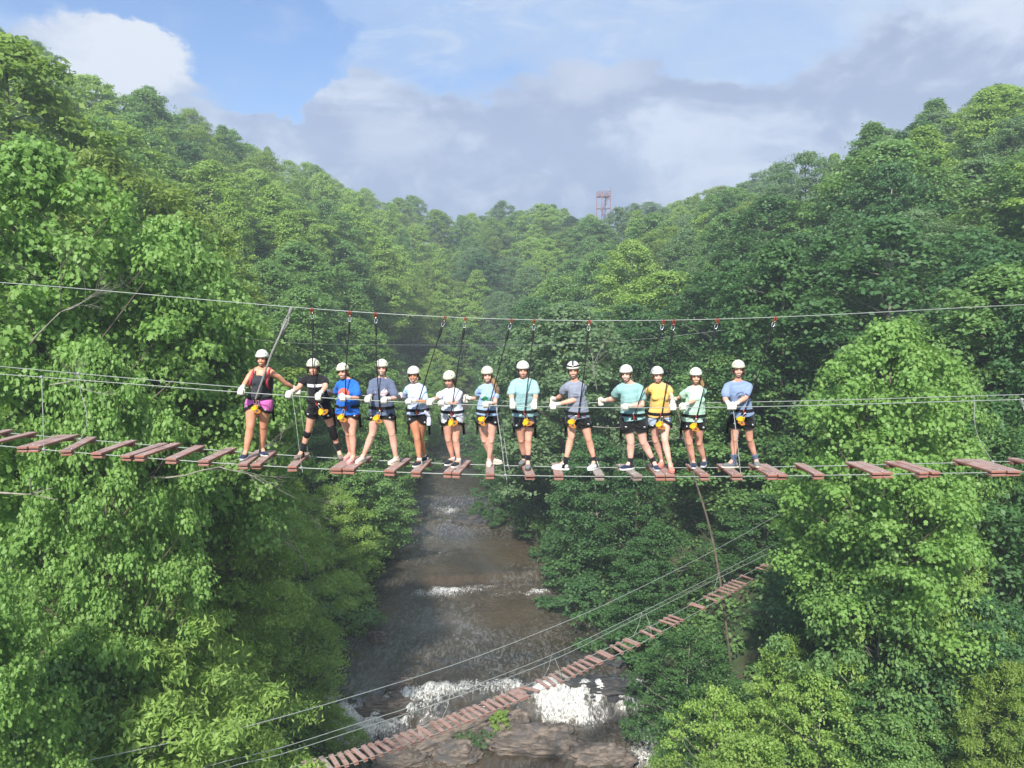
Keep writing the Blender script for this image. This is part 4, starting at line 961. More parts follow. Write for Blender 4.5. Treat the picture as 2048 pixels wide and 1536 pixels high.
def hanger(name, P, r, label, ties, m=None):
    root = P[0].copy(); t = empty(name, root, label, 'hanger rope', 'hanger ropes between hand and foot cables')
    r *= .72; link('rope', mk([sweep(P, [r] * len(P), seg=8)]), m or ROPEM, t)
    for q in ties:
        V = []
        for k in range(3):
            a = k * .9
            ring_ = [q + Vector((math.cos(a) * .0 + (k - 1) * .012, math.cos(w_) * .02, math.sin(w_) * .02)) for w_ in [2 * math.pi * i / 10 for i in range(11)]]
            V.append(sweep(ring_, [.005] * 11, seg=5))
        V.append(sweep([q + Vector((.012, -.01, -.01)), q + Vector((.02, -.015, -.07))], [.006, .005], seg=6))
        link('knot', mk(V), m or ROPEM, t)
WROPE = mat('pale_rope', (0.48, 0.50, 0.48), .7, 80, .3, .6, 300)
def on(kind, x): return cab(kind, x)
hanger('hanger_rope', [on('HF', 83), atY(86, 830, YF - .01), on('FF', 88)], .008, 'straight white hanger rope at the left from the front hand cable', [on('HF', 83), on('FF', 88)], WROPE)
hanger('hanger_rope', curve_pts([on('HR', 157), atY(162, 785, 12.45), atY(173, 825, 12.45), atY(173, 850, 12.45), on('FR', 161)], 5), .007, 'slack curved hanger rope at the left from the rear hand cable', [on('HR', 157), on('FR', 161)], WROPE)
hanger('hanger_rope', [on('HF', 585), atY(594, 860, YF - .01), on('FF', 603)], .005, 'thin hanger rope beside the brown shoe of the person with knee pads', [on('FF', 603)], WROPE)
hanger('hanger_rope', curve_pts([on('HR', 598), atY(606, 850, 12.1), on('FR', 618)], 4), .004, 'very thin rear hanger rope behind the legs of the person with knee pads', [on('FR', 618)], WROPE)
hanger('hanger_rope', [on('HF', 992), atY(1002, 880, YF), on('FF', 1011)], .008, 'front hanger cable right of the long haired person', [on('HF', 992), on('FF', 1011)], WROPE)
hanger('hanger_rope', curve_pts([on('HR', 1001), atY(1006, 860, 12.08), on('FR', 1016)], 4), .007, 'rear hanger cable right of the long haired person', [on('HR', 1001), on('FR', 1016)], WROPE)
hanger('hanger_rope', [on('HF', 1466), atY(1474, 880, YF - .01), on('FF', 1482)], .008, 'hanger rope below the crossed gloves of the person in the grey-blue shirt', [on('FF', 1482)], WROPE)
hanger('hanger_rope', curve_pts([on('HR', 1948), atY(1950, 850, 12.1), atY(1962, 885, 12.15), on('FR', 1985)], 5), .007, 'slack curved hanger rope at the right above the widest tread', [on('FR', 1985)], WROPE)
hanger('hanger_rope', [on('HF', 2043), atY(2060, 870, YF - .01), on('FF', 2075)], .008, 'hanger rope knotted at the right picture edge', [on('HF', 2043)], WROPE)

# ------------------------------------------------------------------ lower footbridge over the falls
def zlow(x): return CZ - float(np.interp(x, [550, 800, 1100, 1440, 1600], [15.9, 16.4, 16.6, 16.0, 15.4]))
LF = [(560, 1556), (615, 1537), (703, 1515), (800, 1483), (920, 1437), (1003, 1403), (1112, 1357), (1188, 1320), (1263, 1285), (1342, 1242), (1431, 1193), (1494, 1156), (1545, 1130), (1600, 1092), (1680, 1045)]
def lowpt(x): 
    y = float(np.interp(x, [p[0] for p in LF], [p[1] for p in LF])); return atZ(x, y, zlow(x))
LP = [lowpt(x) for x in range(540, 1690, 30)]
# smooth the line and take its horizontal normal
def lowframe(x):
    a = lowpt(x - 25); b = lowpt(x + 25); d = (b - a).normalized(); n = Vector((d.y, -d.x, 0)).normalized(); return lowpt(x), d, n
HWL = .36
def lowside(x, s, dz=0.0):
    p, d, n = lowframe(x); return p + n * (HWL * s) + Vector((0, 0, dz))
lx = list(range(540, 1690, 25))
make_cable('foot_cable', [lowside(x, 1) for x in lx], .016, 'near foot cable under the small treads of the lower footbridge')
make_cable('foot_cable', [lowside(x, -1) for x in lx], .016, 'far foot cable under the small treads of the lower footbridge')
HC = [(120, 1640), (405, 1536), (560, 1496), (700, 1452), (900, 1388), (1103, 1310), (1250, 1241), (1437, 1147), (1577, 1074), (1700, 1005)]
HC2 = [(120, 1655), (440, 1540), (560, 1509), (700, 1464), (900, 1398), (1110, 1318), (1250, 1249), (1445, 1152), (1590, 1080), (1710, 1012)]
TC = [(60, 1552), (109, 1536), (379, 1477), (560, 1435), (900, 1332), (1115, 1250), (1250, 1190), (1437, 1096), (1624, 991), (1760, 915)]
def lowhand(pts, dz, s):
    out = []
    for x, y in pts:
        z = zlow(max(550, min(1600, x))) + dz + max(0, (500 - x)) * .0022; out.append(atZ(x, y, z))
    return curve_pts(out, 4)
make_cable('hand_cable', lowhand(HC, 1.12, -1), .014, 'far hand cable of the lower footbridge running up to the right trees')
make_cable('hand_cable', lowhand(HC2, 1.08, 1), .014, 'near hand cable of the lower footbridge, lowest of the three long diagonal cables')
make_cable('safety_cable', lowhand(TC, 2.3, 0), .015, 'single diagonal cable above the lower footbridge, reaching the bottom left corner')
def lowtread(x, label, n=1, yaw=0.0, m=None, w=.17, ln=.86):
    p, d, nn = lowframe(x); rs = random.Random(int(x * 3))
    t = empty('bridge_tread', p, label, 'plank tread', 'small treads of the lower footbridge')
    a = yaw + rs.uniform(-.12, .12); nn = (nn * math.cos(a) + d * math.sin(a)).normalized()
    for i in range(n):
        c = p + d * ((i - (n - 1) / 2) * (w + .015)) + Vector((0, 0, .035)); board(t, c - nn * ln / 2, c + nn * ln / 2, w, .045, 0, m or WOOD, rs)
    b1 = p + nn * HWL + Vector((0, 0, -.035)); b2 = p - nn * HWL + Vector((0, 0, -.035))
    for b in (b1, b2): board(t, b - nn * .08, b + nn * .08, w * .9 * n, .035, 0, m or WOOD, rs, 'clamp_block')
lows = [615, 634, 652, 669, 686, 703, 719, 736, 751, 767, 784, 800, 816, 832, 841, 850, 874, 890, 907, 921, 935, 949, 962, 977, 990, 1004, 1017, 1036, 1059, 1085, 1098, 1112, 1124, 1137, 1149, 1161, 1173, 1188, 1210, 1233, 1247, 1263, 1294, 1309, 1334, 1343, 1352, 1395, 1421, 1432, 1446, 1454, 1462, 1470, 1478, 1494, 1525, 1538, 1566, 1586, 1597]
spec_l = {652: ('grey weathered tread near the lower left end of the lower footbridge', dict(m=WOODG)), 1036: ('widest tread of the lower footbridge, three boards above the falls', dict(n=3)), 1059: ('skewed tread standing apart just right of the widest one', dict(yaw=.55)),
          841: ('tilted middle one of three bunched treads over the slanted slab', dict(yaw=-.35)), 1188: ('two board tread right of the loose hanger ropes on the lower bridge', dict(n=2, w=.15)), 1210: ('two board tread, second of the wide pair over dark water', dict(n=2, w=.15)),
          1263: ('two board tread at the right river bank on the lower bridge', dict(n=2, w=.15)), 1395: ('lone two board tread in the middle of the long gap on the right', dict(n=2, w=.15)), 1494: ('single tread left of the bright pair near the right tree', dict()), 1538: ('two board tread, brightest one next to the right tulip tree', dict(n=2, w=.17)),
          1124: ('weathered tread right of the loose hanger ropes of the lower bridge', dict(m=WOODG)), 1566: ('dark tread in shade, third from the upper right end of the lower bridge', dict(m=WOODG)), 1586: ('shaded tread, second from the upper right end of the lower bridge', dict(m=WOODG)), 1597: ('last tread at the upper right end of the lower bridge', dict(m=WOODG))}
ORDN = ['first', 'second', 'third', 'fourth', 'fifth', 'sixth', 'seventh', 'eighth', 'ninth', 'tenth', 'eleventh', 'twelfth', 'thirteenth', 'fourteenth', 'fifteenth', 'sixteenth', 'seventeenth', 'eighteenth', 'nineteenth', 'twentieth']
def ordn(n):
    if n <= 20: return ORDN[n - 1]
    t = {2: 'twenty', 3: 'thirty', 4: 'forty', 5: 'fifty', 6: 'sixty', 7: 'seventy', 8: 'eighty', 9: 'ninety'}[n // 10 % 10]
    if n % 10 == 0: return t[:-1] + 'ieth'
    return t + '-' + ORDN[n % 10 - 1]
mid_i = lows.index(1036)
for i, x in enumerate(lows):
    if x in spec_l: lb, kw = spec_l[x]
    elif i < mid_i // 2: lb, kw = 'narrow red tread, %s from the lower left end of the lower footbridge' % ordn(i + 1), {}
    elif i < mid_i: lb, kw = 'narrow red tread, %s to the left of the widest tread of lower footbridge' % ordn(mid_i - i), {}
    elif i < (mid_i + len(lows)) // 2: lb, kw = 'narrow red tread, %s to the right of the widest tread of lower footbridge' % ordn(i - mid_i), {}
    else: lb, kw = 'narrow red tread, %s from the upper right end of the lower footbridge' % ordn(len(lows) - i), {}
    lowtread(x, lb, **kw)
def lhang(x, s, label, hy, hc):
    a = lowside(x, s); x2, y2 = hc; b = atZ(x2, y2, zlow(x) + 1.1)
    hanger('hanger_rope', curve_pts([b, (a + b) / 2 + Vector((.06, 0, 0)), a], 3), .012, label, [b, a], WROPE)
lhang(1098, -1, 'left of two loose white hangers near the middle of the lower bridge', 0, (1103, 1310))
lhang(1112, 1, 'right of two loose white hangers near the middle of the lower bridge', 0, (1110, 1318))
lhang(1279, -1, 'left hanger above the right river bank on the lower bridge', 0, (1283, 1226))
lhang(1291, 1, 'right hanger above the right river bank on the lower bridge', 0, (1292, 1228))
lhang(1434, -1, 'left hanger beside the thin leaning trunk on the lower bridge', 0, (1437, 1147))
lhang(1447, 1, 'right hanger beside the thin leaning trunk on the lower bridge', 0, (1445, 1152))
lhang(893, -1, 'faint hanger over the white falls left of the widest lower tread', 0, (900, 1388))
lhang(1566, -1, 'short hanger at the tulip tree on the lower bridge', 0, (1566, 1080))

# ------------------------------------------------------------------ people
def skin_mat(name, c):
    m = bpy.data.materials.new(name); m.use_nodes = True; N = NT(m.node_tree); b = N.n['Principled BSDF']
    tc = N.node('ShaderNodeTexCoord').outputs['Object']; f = N.ramp(N.noise(tc, 9, 5), .35, .7)
    N.set(b.inputs['Base Color'], N.mix(f, tuple(v * k for v, k in zip(c, (.92, .80, .78))), c)); b.inputs['Roughness'].default_value = .5
    b.inputs['Subsurface Weight'].default_value = .12; b.inputs['Subsurface Radius'].default_value = (.02, .008, .004); b.inputs['Subsurface Scale'].default_value = .6
    return m
SK1 = skin_mat('skin_tan', (.68, .34, .21)); SK2 = skin_mat('skin_fair', (.74, .41, .30)); SK3 = skin_mat('skin_pale', (.78, .48, .38)); SK4 = skin_mat('skin_bronze', (.60, .28, .16))
HELM = mat('helmet_shell', (.68, .66, .50), .35, 8, .08); HELMW = mat('helmet_white', (.74, .74, .66), .32, 8, .06)
VENT = mat('helmet_vent', (.10, .10, .09), .8); GLOVE = mat('work_glove', (.72, .69, .60), .9, 22, .30, 1.0, 90, sheen=.2)
TEETH = mat('teeth', (.85, .82, .76), .4); LIP = mat('lip', (.58, .25, .21), .5); EYEM = mat('eye', (.05, .035, .03), .3); BROW = mat('eyebrow', (.12, .07, .04), .9)
def hair_m(n, c): return mat('hair_' + n, c, .6, 70, .5, 1.0, 160)
H_BR = hair_m('brown', (.13, .07, .04)); H_DK = hair_m('dark', (.03, .018, .012)); H_BL = hair_m('light', (.36, .22, .11)); H_RD = hair_m('auburn', (.30, .13, .06))
def cloth(n, c, c2=None, s=6, amt=.15): return mat('cloth_' + n, c, .85, s, amt, .7, 120, spec=.2, sheen=.15, col2=c2)
K_BLACK = cloth('black', (.016, .017, .022), amt=.3)

CR = {1: (440, 600, 4.266), 2: (700, 600, 4.266), 3: (960, 600, 4.266), 4: (1180, 600, 4.042)}
def deckpt(x, y):
    """point of the tread surface seen at this pixel"""
    zf = cab('FF', x).z; z = zf + .012 + TH
    p = atZ(x, y, z); p.y = min(max(p.y, YF - .02), YF + spf(x) + .06); return Vector((atY(x, y, p.y).x, p.y, z))

def hand_glove(root, hp_, el, cabdir, m, thumb=1, spread=.021, name='glove'):
    """glove closed round the cable at hp_: palm on top, five fingers curled over, cuff to the wrist"""
    w = (el - hp_).normalized(); c = cabdir.normalized(); c = (c if c.x > 0 else -c)
    up = Vector((0, 0, 1)); f = (-w - c * (-w).dot(c)); f = Vector((f.x, f.y, min(f.z, .2)))
    f = f.normalized() if f.length > .2 else Vector((0, -1, 0))
    if f.y > -.2: f = (f + Vector((0, -1.2, 0))).normalized()
    palm = hp_ + up * .034 - f * .022
    parts = [ell(palm, (.047, .040, .026), (c, f, up)), sweep([palm - f * .01, hp_ + w * .05 + up * .025, hp_ + w * .105 + up * .015], [(.038, .031), (.034, .031), (.040, .036)], seg=12)]
    for i, L in enumerate((.92, 1.0, .96, .80)):
        o = c * ((i - 1.5) * spread)
        pts = [palm + o + f * .018 + up * .004, hp_ + o + f * .030 + up * .026, hp_ + o + f * .040 * L + up * -.004, hp_ + o * .95 + f * .022 * L - up * .028, hp_ + o * .92 - f * .004 - up * .030 * L]
        parts.append(sweep(pts, [.0135, .0128, .0122, .0112, .0100], seg=8))
    s = c * (.046 * thumb)
    parts.append(sweep([palm + s * .6 - f * .01, palm + s * 1.05 + up * -.014, hp_ + s * .95 - f * .012 - up * .022, hp_ + s * .6 + f * .004 - up * .036], [.016, .0145, .0135, .0115], seg=8))
    me = fuse(parts, .0055, 1, 'glove'); return link(name, me, m, root)

def person(label, cr, head, yaw, sh, elb, hands, hip, kn, an, feet, skin=SK2, b=1.0, female=False, shirt=None, shorts=None, hem=0.0, shem=.42, sleeve=.55, helmet=None, hair=None, hairstyle='short',
           shoe=None, sole=None, sock=None, sockh=.0, harness_red=False, hy=None, tilt=0.0, tank=False, loose=1.0, prints=(), legst=None, smile=1, chin=None, strapc=None, extra=None):
    ox, oy, sc = CR[cr]; px = lambda q: (ox + q[0] / sc, oy + q[1] / sc)
    ft = []
    for (toe, heel) in feet:
        T = deckpt(*px(toe)); Hh = deckpt(*px(heel)); T.z = Hh.z = (T.z + Hh.z) / 2
        c = (T + Hh) / 2; d = (T - Hh)
        if d.length < .06: d = Vector((0, -1, 0))
        d = d.normalized(); d = Vector((d.x, d.y * 1.0, 0)).normalized()
        ft.append((c, d))
    fy = (ft[0][0].y + ft[1][0].y) / 2
    HY = hy if hy else min(max(fy + .04, YF + .20), YF + .33)
    J = {}
    hpt = atY(*px(hip), HY); J['hip'] = hpt
    shy = HY - .03
    J['sl'] = atY(*px(sh[0]), shy); J['sr'] = atY(*px(sh[1]), shy)
    if isinstance(yaw, (tuple, list)): yaw, twist = yaw
    else: twist = 0.0
    J['sl'].y -= twist; J['sr'].y += twist
    mdl = (J['sl'] + J['sr']) / 2; wsh = (J['sr'] - J['sl']).length; kin = max(.0, min(.5, 1 - (.345 if not female else .305) * b / wsh)) if True else 0
    J['sl'] = J['sl'].lerp(mdl, kin); J['sr'] = J['sr'].lerp(mdl, kin)
    neck = mdl + Vector((0, 0, .045))
    HC_ = atY(*px(head), shy - .03 - tilt * .05)
    side = (J['sr'] - J['sl']).normalized(); hside = Vector((1, 0, 0)).lerp(side, .4).normalized()
    W = (J['sr'] - J['sl']).length / 2
    for i, s in ((0, 'l'), (1, 'r')):
        hx, hyy, kind = hands[i]; P = px((hx, hyy)); cp = cab('HF' if kind == 'F' else 'HR', P[0]); 
        if kind == 'L': cp = atY(P[0], P[1], YF - .05)
        J['h' + s] = cp; cd_ = (cab('HF', P[0] + 10) - cab('HF', P[0] - 10)); J['c' + s] = cd_
        e0 = atY(*px(elb[i]), (J['s' + s].y * .55 + cp.y * .45) + (.03 if kind != 'R' else 0)); J['e' + s] = e0
    for i, s in ((0, 'l'), (1, 'r')):
        c, d = ft[i]; A = c - d * .055 + Vector((0, 0, .105)); J['a' + s] = A; J['f' + s] = (c, d)
        apx = atY(*px(an[i]), A.y); J['a' + s] = Vector((A.x * .5 + apx.x * .5, A.y, max(A.z - .02, min(apx.z, A.z + .03))))
        sgn = -1 if i == 0 else 1
        J['t' + s] = hpt + hside * (sgn * .088 * (1.05 if female else 1) * b) + Vector((0, 0, -.02))
        k = atY(*px(kn[i]), (J['t' + s].y + A.y) / 2 - .03); J['k' + s] = k
    root = empty('person', Vector((hpt.x, fy, (ft[0][0].z + ft[1][0].z) / 2)), label, 'person', 'people in helmets standing on the rope bridge')
    up = (neck - hpt).normalized()
    ts = up.length and side
    fwd = side.cross(up).normalized(); fwd = fwd if fwd.y < 0 else -fwd
    # ---- head frame
    hu = (Vector((0, 0, 1)) * .75 + (HC_ - neck).normalized() * .25).normalized(); hf = Vector((math.sin(yaw), -math.cos(yaw), -.10 - tilt)).normalized()
    hs = hf.cross(hu).normalized(); hs = hs if hs.x > 0 else -hs
    hu = hs.cross(-hf).normalized() if hs.cross(-hf).z < 0 else hs.cross(-hf).normalized(); hu = hu if hu.z > 0 else -hu
    q = .98 if not female else .94
    def h(x, y, z): return HC_ + hs * (x * q) + hf * (y * q) + hu * (z * q)
    ax = (hs, hf, hu)
    def he(x, y, z, a, c, d): return ell(h(x, y, z), (a * q, c * q, d * q), ax, 16, 11)
    parts = [he(0, -.012, .030, .074, .094, .088), he(0, .022, -.040, .060, .066, .066), he(0, .052, -.092, .030, .028, .024), he(0, .030, -.078, .046, .046, .034),
             he(-.034, .060, -.034, .026, .024, .024), he(.034, .060, -.034, .026, .024, .024), he(0, .070, .018, .050, .018, .016),
             sweep([h(0, .080, .010), h(0, .096, -.020), h(0, .104, -.034)], [.009, .011, .0135], seg=8), he(0, .093, -.040, .017, .012, .009),
             he(-.078, -.008, -.018, .011, .020, .032), he(.078, -.008, -.018, .011, .020, .032),
             sweep([h(0, -.015, -.03), h(0, -.012, -.09), neck + up * .02 - fwd * .0, neck - up * .08], [.052 * b if not female else .046, .050 * b if not female else .044, .056 * b if not female else .048, .075], seg=14)]
    wch = W * (.80 if not female else .78); dch = .108 * b; wwa = (.140 if not female else .118) * b; dwa = .095 * b; wh = (.158 if not female else .168) * b; dh = .108 * b
    C1 = hpt.lerp(neck, .34) + fwd * .0; C2 = hpt.lerp(neck, .68) + fwd * .008; C3 = hpt.lerp(neck, .90)
    torso = [(hpt - up * .085, (.105 * b, .075 * b)), (hpt, (wh, dh)), (C1, (wwa, dwa)), (C2, (wch, dch)), (C3, (W * .82, .075 * b)), (neck - up * .01, (.075, .055))]
    sides = [hside, hside, hside.lerp(side, .5), side, side, side]
    parts.append(sweep([t[0] for t in torso], [t[1] for t in torso], sides, seg=20))
    for s in 'lr': parts.append(sweep([neck + up * .030, J['s' + s].lerp(neck, .35) + up * .004, J['s' + s] - up * .02], [.040 * b, .042 * b, .048 * b], seg=10))
    if female:
        for s in (-1, 1): parts.append(ell(C2 + side * (.068 * s) + fwd * .070 - up * .02, (.055, .050, .052)))
    ar = (.049 if not female else .040) * b
    for s in 'lr':
        w_ = (J['e' + s] - J['h' + s]).normalized(); wr = J['h' + s] + w_ * .09 + Vector((0, 0, .018)); hp2 = J['h' + s] + Vector((0, 0, .030))
        parts.append(sweep([C3.lerp(J['s' + s], .55), J['s' + s] - up * .035, J['s' + s].lerp(J['e' + s], .45), J['e' + s]], [.062 * b, ar * 1.22, ar * 1.04, ar * .84], seg=12))
        parts.append(sweep([J['e' + s], J['e' + s].lerp(wr, .3), wr, hp2], [ar * .84, ar * .90, ar * .56, ar * .5], seg=12))
    th = (.086 if not female else .095) * b
    for i, s in ((0, 'l'), (1, 'r')):
        t, k, a = J['t' + s], J['k' + s], J['a' + s]; c, d = J['f' + s]; v = (k - a).normalized(); calf = a.lerp(k, .68) + Vector((0, .018, 0))
        parts.append(sweep([t, t.lerp(k, .35) + Vector((0, -.01, 0)), t.lerp(k, .78), k], [th * 1.08, th * .98, th * .72, th * .64], seg=14))
        parts.append(sweep([k, k + Vector((0, -.012, -.02))], [th * .60, th * .52], seg=10))
        parts.append(sweep([k, calf, a.lerp(k, .35), a], [th * .60, th * .67, th * .50, th * .37], seg=12))
        parts.append(sweep([a, c + d * .02 + Vector((0, 0, .05)), c + d * .09 + Vector((0, 0, .035))], [.036, .034, .026], seg=10))
    me = fuse(parts, .0095, 4, 'body'); body = link('body', me, skin, root)
    # ---- face
    for s in (-1, 1):
        link('eye', mk([he(.029 * s, .078, .002, .0095, .007, .0036)]), EYEM, root)
        link('eyebrow', mk([sweep([h(.014 * s, .090, .018), h(.030 * s, .088, .022), h(.046 * s, .076, .017)], [.0035, .004, .003], seg=6)]), BROW, root)
    link('lips', mk([sweep([h(-.026, .073, -.060), h(-.014, .086, -.068), h(0, .090, -.071), h(.014, .086, -.068), h(.026, .073, -.060)], [.003, .0052, .006, .0052, .003], seg=8)]), LIP, root)
    if smile: link('teeth', mk([sweep([h(-.016, .0862, -.0635), h(0, .0940, -.0685), h(.016, .0862, -.0635)], [.0036, .0040, .0036], seg=8)]), TEETH, root)
    # ---- helmet: open shell with a rim, vents and chin strap
    V = []; Fc = []; nu, nv = 28, 10; hm = helmet or HELM; hk = 1.0
    def hpnt(a, e, k=1.0):
        x = .104 * math.cos(e) * math.sin(a); y = .119 * math.cos(e) * math.cos(a); z = .112 * math.sin(e)
        return h(x * k, y * k - .012, z * k + .036)
    for kk in (1.0, .93):
        for i in range(nv + 1):
            e = R(4) + (R(90) - R(4)) * i / nv
            for j in range(nu):
                a = 2 * math.pi * j / nu; ee = e
                if i == 0: ee = R(2) + R(-17) * (1 - math.cos(a)) * .5
                kx = kk * (1.03 if i == 0 else 1.0); V.append(hpnt(a, ee, kx))
    b0 = (nv + 1) * nu
    for base, fl in ((0, 0), (b0, 1)):
        for i in range(nv):
            for j in range(nu):
                j2 = (j + 1) % nu; qd = (base + i * nu + j, base + i * nu + j2, base + (i + 1) * nu + j2, base + (i + 1) * nu + j); Fc.append(qd if not fl else qd[::-1])
    for j in range(nu):
        j2 = (j + 1) % nu; Fc.append((j, b0 + j, b0 + j2, j2))
    hmo = link('helmet', mesh(V, Fc, 'helmet'), hm, root)
    for a, e in ((0, 58), (-52, 30), (52, 30), (-20, 18), (20, 18)) if helmet is None or helmet is HELMW else ():
        a, e = R(a), R(e); c = hpnt(a, e, 1.003); u2 = (hpnt(a, e + .08) - c).normalized(); s2 = (hpnt(a + .08, e) - c).normalized()
        sz = .012 if abs(e) > .5 else .005
        n2 = s2.cross(u2).normalized(); link('vent', mk([ell(c, (sz * .75, sz, .003), (s2, u2, n2), 12, 6)]), VENT, hmo)
    SM = strapc or BLACKW
    link('chin_strap', mk([sweep([h(-.080 * s, .010, .02), h(-.072 * s, .018, -.045), h(-.045 * s, .045, -.100), h(0, .056, -.119)], [(.0042, .002)] * 4, seg=8) for s in (-1, 1)]), SM, hmo)
    if extra == 'headlamp':
        ring_ = [hpnt(2 * math.pi * k / 28, R(22), 1.025) for k in range(29)]
        link('headlamp_strap', mk([sweep(ring_, [(.004, .013)] * 29, Vector(hf), seg=8, cap=False), sweep([hpnt(0, R(e), 1.025) for e in range(22, 178, 12)], [(.013, .004)] * 13, hs, seg=8)]), BLACKW, hmo)
        link('headlamp_buckle', mk([box(hpnt(0, R(22), 1.06), .035, .014, .022, ax, .003)]), STEEL, hmo)
    # ---- hair
    if hair:
        hp_ = [he(0, -.030, .000, .083, .085, .080)]
        rsx = random.Random(int(head[0]))
        if hairstyle in ('short', 'curly', 'curlylong'):
            n = 16 if hairstyle == 'short' else 60
            for k in range(n):
                a = R(rsx.uniform(55, 305)); z = rsx.uniform(-.045, .02) if hairstyle == 'short' else rsx.uniform(-.075 if hairstyle == 'curly' else -.10, .02)
                r_ = 1.0 if hairstyle == 'short' else 1.12
                hp_.append(he(.080 * r_ * math.sin(a), .088 * math.cos(a) * r_ - .012, z, .016, .016, .018))
        if hairstyle in ('pony', 'bun', 'long', 'sidepony'):
            for s in (-1, 1): hp_.append(sweep([h(.072 * s, .03, .03), h(.080 * s, .005, -.02), h(.07 * s, -.04, -.05)], [.010, .013, .02], seg=8))
            if hairstyle == 'pony': hp_.append(sweep([h(0, -.10, -.02), h(.03, -.13, -.08), h(.035, -.11, -.17)], [.03, .034, .012], seg=10))
            if hairstyle == 'bun': hp_ += [ell(h(-.075, -.03, -.085), (.035, .035, .03)), ell(h(.085, -.03, -.07), (.028, .03, .03))]
            if hairstyle == 'sidepony': hp_.append(sweep([h(.05, -.07, -.04), h(.10, -.05, -.10), h(.125, -.01, -.16), h(.12, .0, -.22)], [.03, .034, .026, .010], seg=10))
            if hairstyle == 'long':
                for k in range(7):
                    o = rsx.uniform(-.02, .02); hp_.append(sweep(curve_pts([h(.055, -.04, -.03), h(.085 + o, .01, -.10), h(.125 + o, .075 + o, -.19), h(.135 + o * 1.5, .085, -.29), h(.12 + o * 2, .085, -.37 + o * 3)], 3), [.028, .026, .026, .025, .024, .024, .022, .022, .02, .018, .015, .012, .006], seg=8))
        me = fuse(hp_, .007, 1, 'hair'); link('hair', me, hair, root)
    # ---- shirt
    L = loose; wig = noise
    sp_ = []
    hb = hpt + up * (0.02 - hem)
    if tank:
        pts = [(hb, (wh + .014, dh + .014)), (hpt + up * .06, (wh * .93, dh + .008)), (C1, (wwa + .010, dwa + .012)), (C2, (wch * .97 + .006, dch + .014)), (hpt.lerp(neck, .82), (W * .66, .095)), (neck - up * .075, (W * .50, .060))]
        sp_.append(sweep([t[0] for t in pts], [t[1] for t in pts], sides, seg=22))
        for s in (-1, 1): sp_.append(ell(C2 + side * (.068 * s) + fwd * .078 - up * .02, (.060, .054, .058)))
        for s in (-1, 1): sp_.append(sweep([C2 + side * (.075 * s) + fwd * .088 + up * .03, neck + side * (.078 * s) + fwd * .055 - up * .03, neck + side * (.082 * s) - fwd * .01 + up * .006, neck + side * (.075 * s) - fwd * .06 - up * .06], [(.017, .012)] * 4, side, seg=8))
    else:
        fl = .020 * L
        pts = [(hb, (wh + .030 * L, dh + .030 * L)), (hb + up * .08, (wh + .018 * L, dh + .024 * L)), (C1, (max(wwa, wh * .86) + .022 * L, dwa + .032 * L)), (C2, (wch + .024 * L, dch + .024 * L)), (C3, (W * .92 + .008, .100 * b)), (neck - up * .022, (.098, .074))]
        sp_.append(sweep([t[0] for t in pts], [t[1] for t in pts], sides, seg=24))
        if female:
            for s in (-1, 1): sp_.append(ell(C2 + side * (.066 * s) + fwd * .074 - up * .02, (.062, .054, .060)))
        for s in 'lr': sp_.append(sweep([neck - up * .020 + side * (.035 if s == 'r' else -.035), J['s' + s].lerp(neck, .38) - up * .002, J['s' + s] - up * .02], [.058 * b, .058 * b, .062 * b], seg=12))
        for s in 'lr':
            e = J['s' + s].lerp(J['e' + s], sleeve); dd = (J['e' + s] - J['s' + s]).normalized()
            sp_.append(sweep([C3.lerp(J['s' + s], .45) - up * .01, J['s' + s] - up * .030 + dd * .01, J['s' + s].lerp(e, .55), e], [.064 * b, ar * 1.34 + .006 * L, ar * 1.18 + .011 * L, ar * 1.12 + .016 * L], seg=14))
    me = fuse(sp_, .010, 2, 'shirt')
    # folds
    co = np.empty(len(me.vertices) * 3, np.float32); me.vertices.foreach_get('co', co); co = co.reshape(-1, 3)
    nr = np.empty(len(me.vertices) * 3, np.float32); me.vertices.foreach_get('normal', nr); nr = nr.reshape(-1, 3)
    sd = head[0] * .013 + cr
    # hem and sleeve cut flat: flatten the rounded cap below the hem
    rel = co - np.array(hb - up * .012); dz = rel @ np.array(up); sd_w = np.abs(rel @ np.array(hside))
    m_ = (dz < 0) & (dz > -.30) & (sd_w < wh + .09); co[m_] -= np.outer(dz[m_] * .98, np.array(up))
    fold = np.array([noise.noise(Vector((p[0] * 13 + sd, p[1] * 13, p[2] * 5.5))) + .5 * noise.noise(Vector((p[0] * 5 - p[2] * 22, p[1] * 9, p[2] * 12 + sd))) for p in co], np.float32)
    upk = np.clip(1.15 - ((co - np.array(C2)) @ np.array(up)) / .10, .25, 1)
    co += nr * (fold * upk * (.0135 * min(L, 1.2) if not tank else .003))[:, None]
    me.vertices.foreach_set('co', co.ravel()); me.update()
    sho = link('shirt', me, shirt, root)
    bvh = BVHTree.FromPolygons([tuple(v.co + root.location) for v in me.vertices], [tuple(p.vertices) for p in me.polygons])
    for fn in prints:
        pc = C2 + fwd * .3
        def drop(x, z, lift=.004, bv=bvh):
            o_ = C2 + side * x + up * z + fwd * .5; r_ = bv.ray_cast(o_, -fwd, 1.0)
            return (r_[0] + fwd * lift) if r_[0] is not None else None
        fn(drop, sho)
    # neckline band
    nb = [neck - up * .008 + side * (.080 * math.cos(a)) + fwd * (.060 * math.sin(a) + .012) - up * (.014 * math.sin(a)) for a in [2 * math.pi * k / 24 for k in range(25)]]
    if not tank: link('collar', mk([sweep(nb, [.0055] * 25, seg=6)]), shirt, sho)
    # ---- shorts
    sp_ = [sweep([hpt - up * .075, hpt - up * .01, hpt + up * .07], [(.125 * b, .092 * b), (wh + .012, dh + .010), (wh * .95 + .006, dh + .004)], hside, seg=20)]
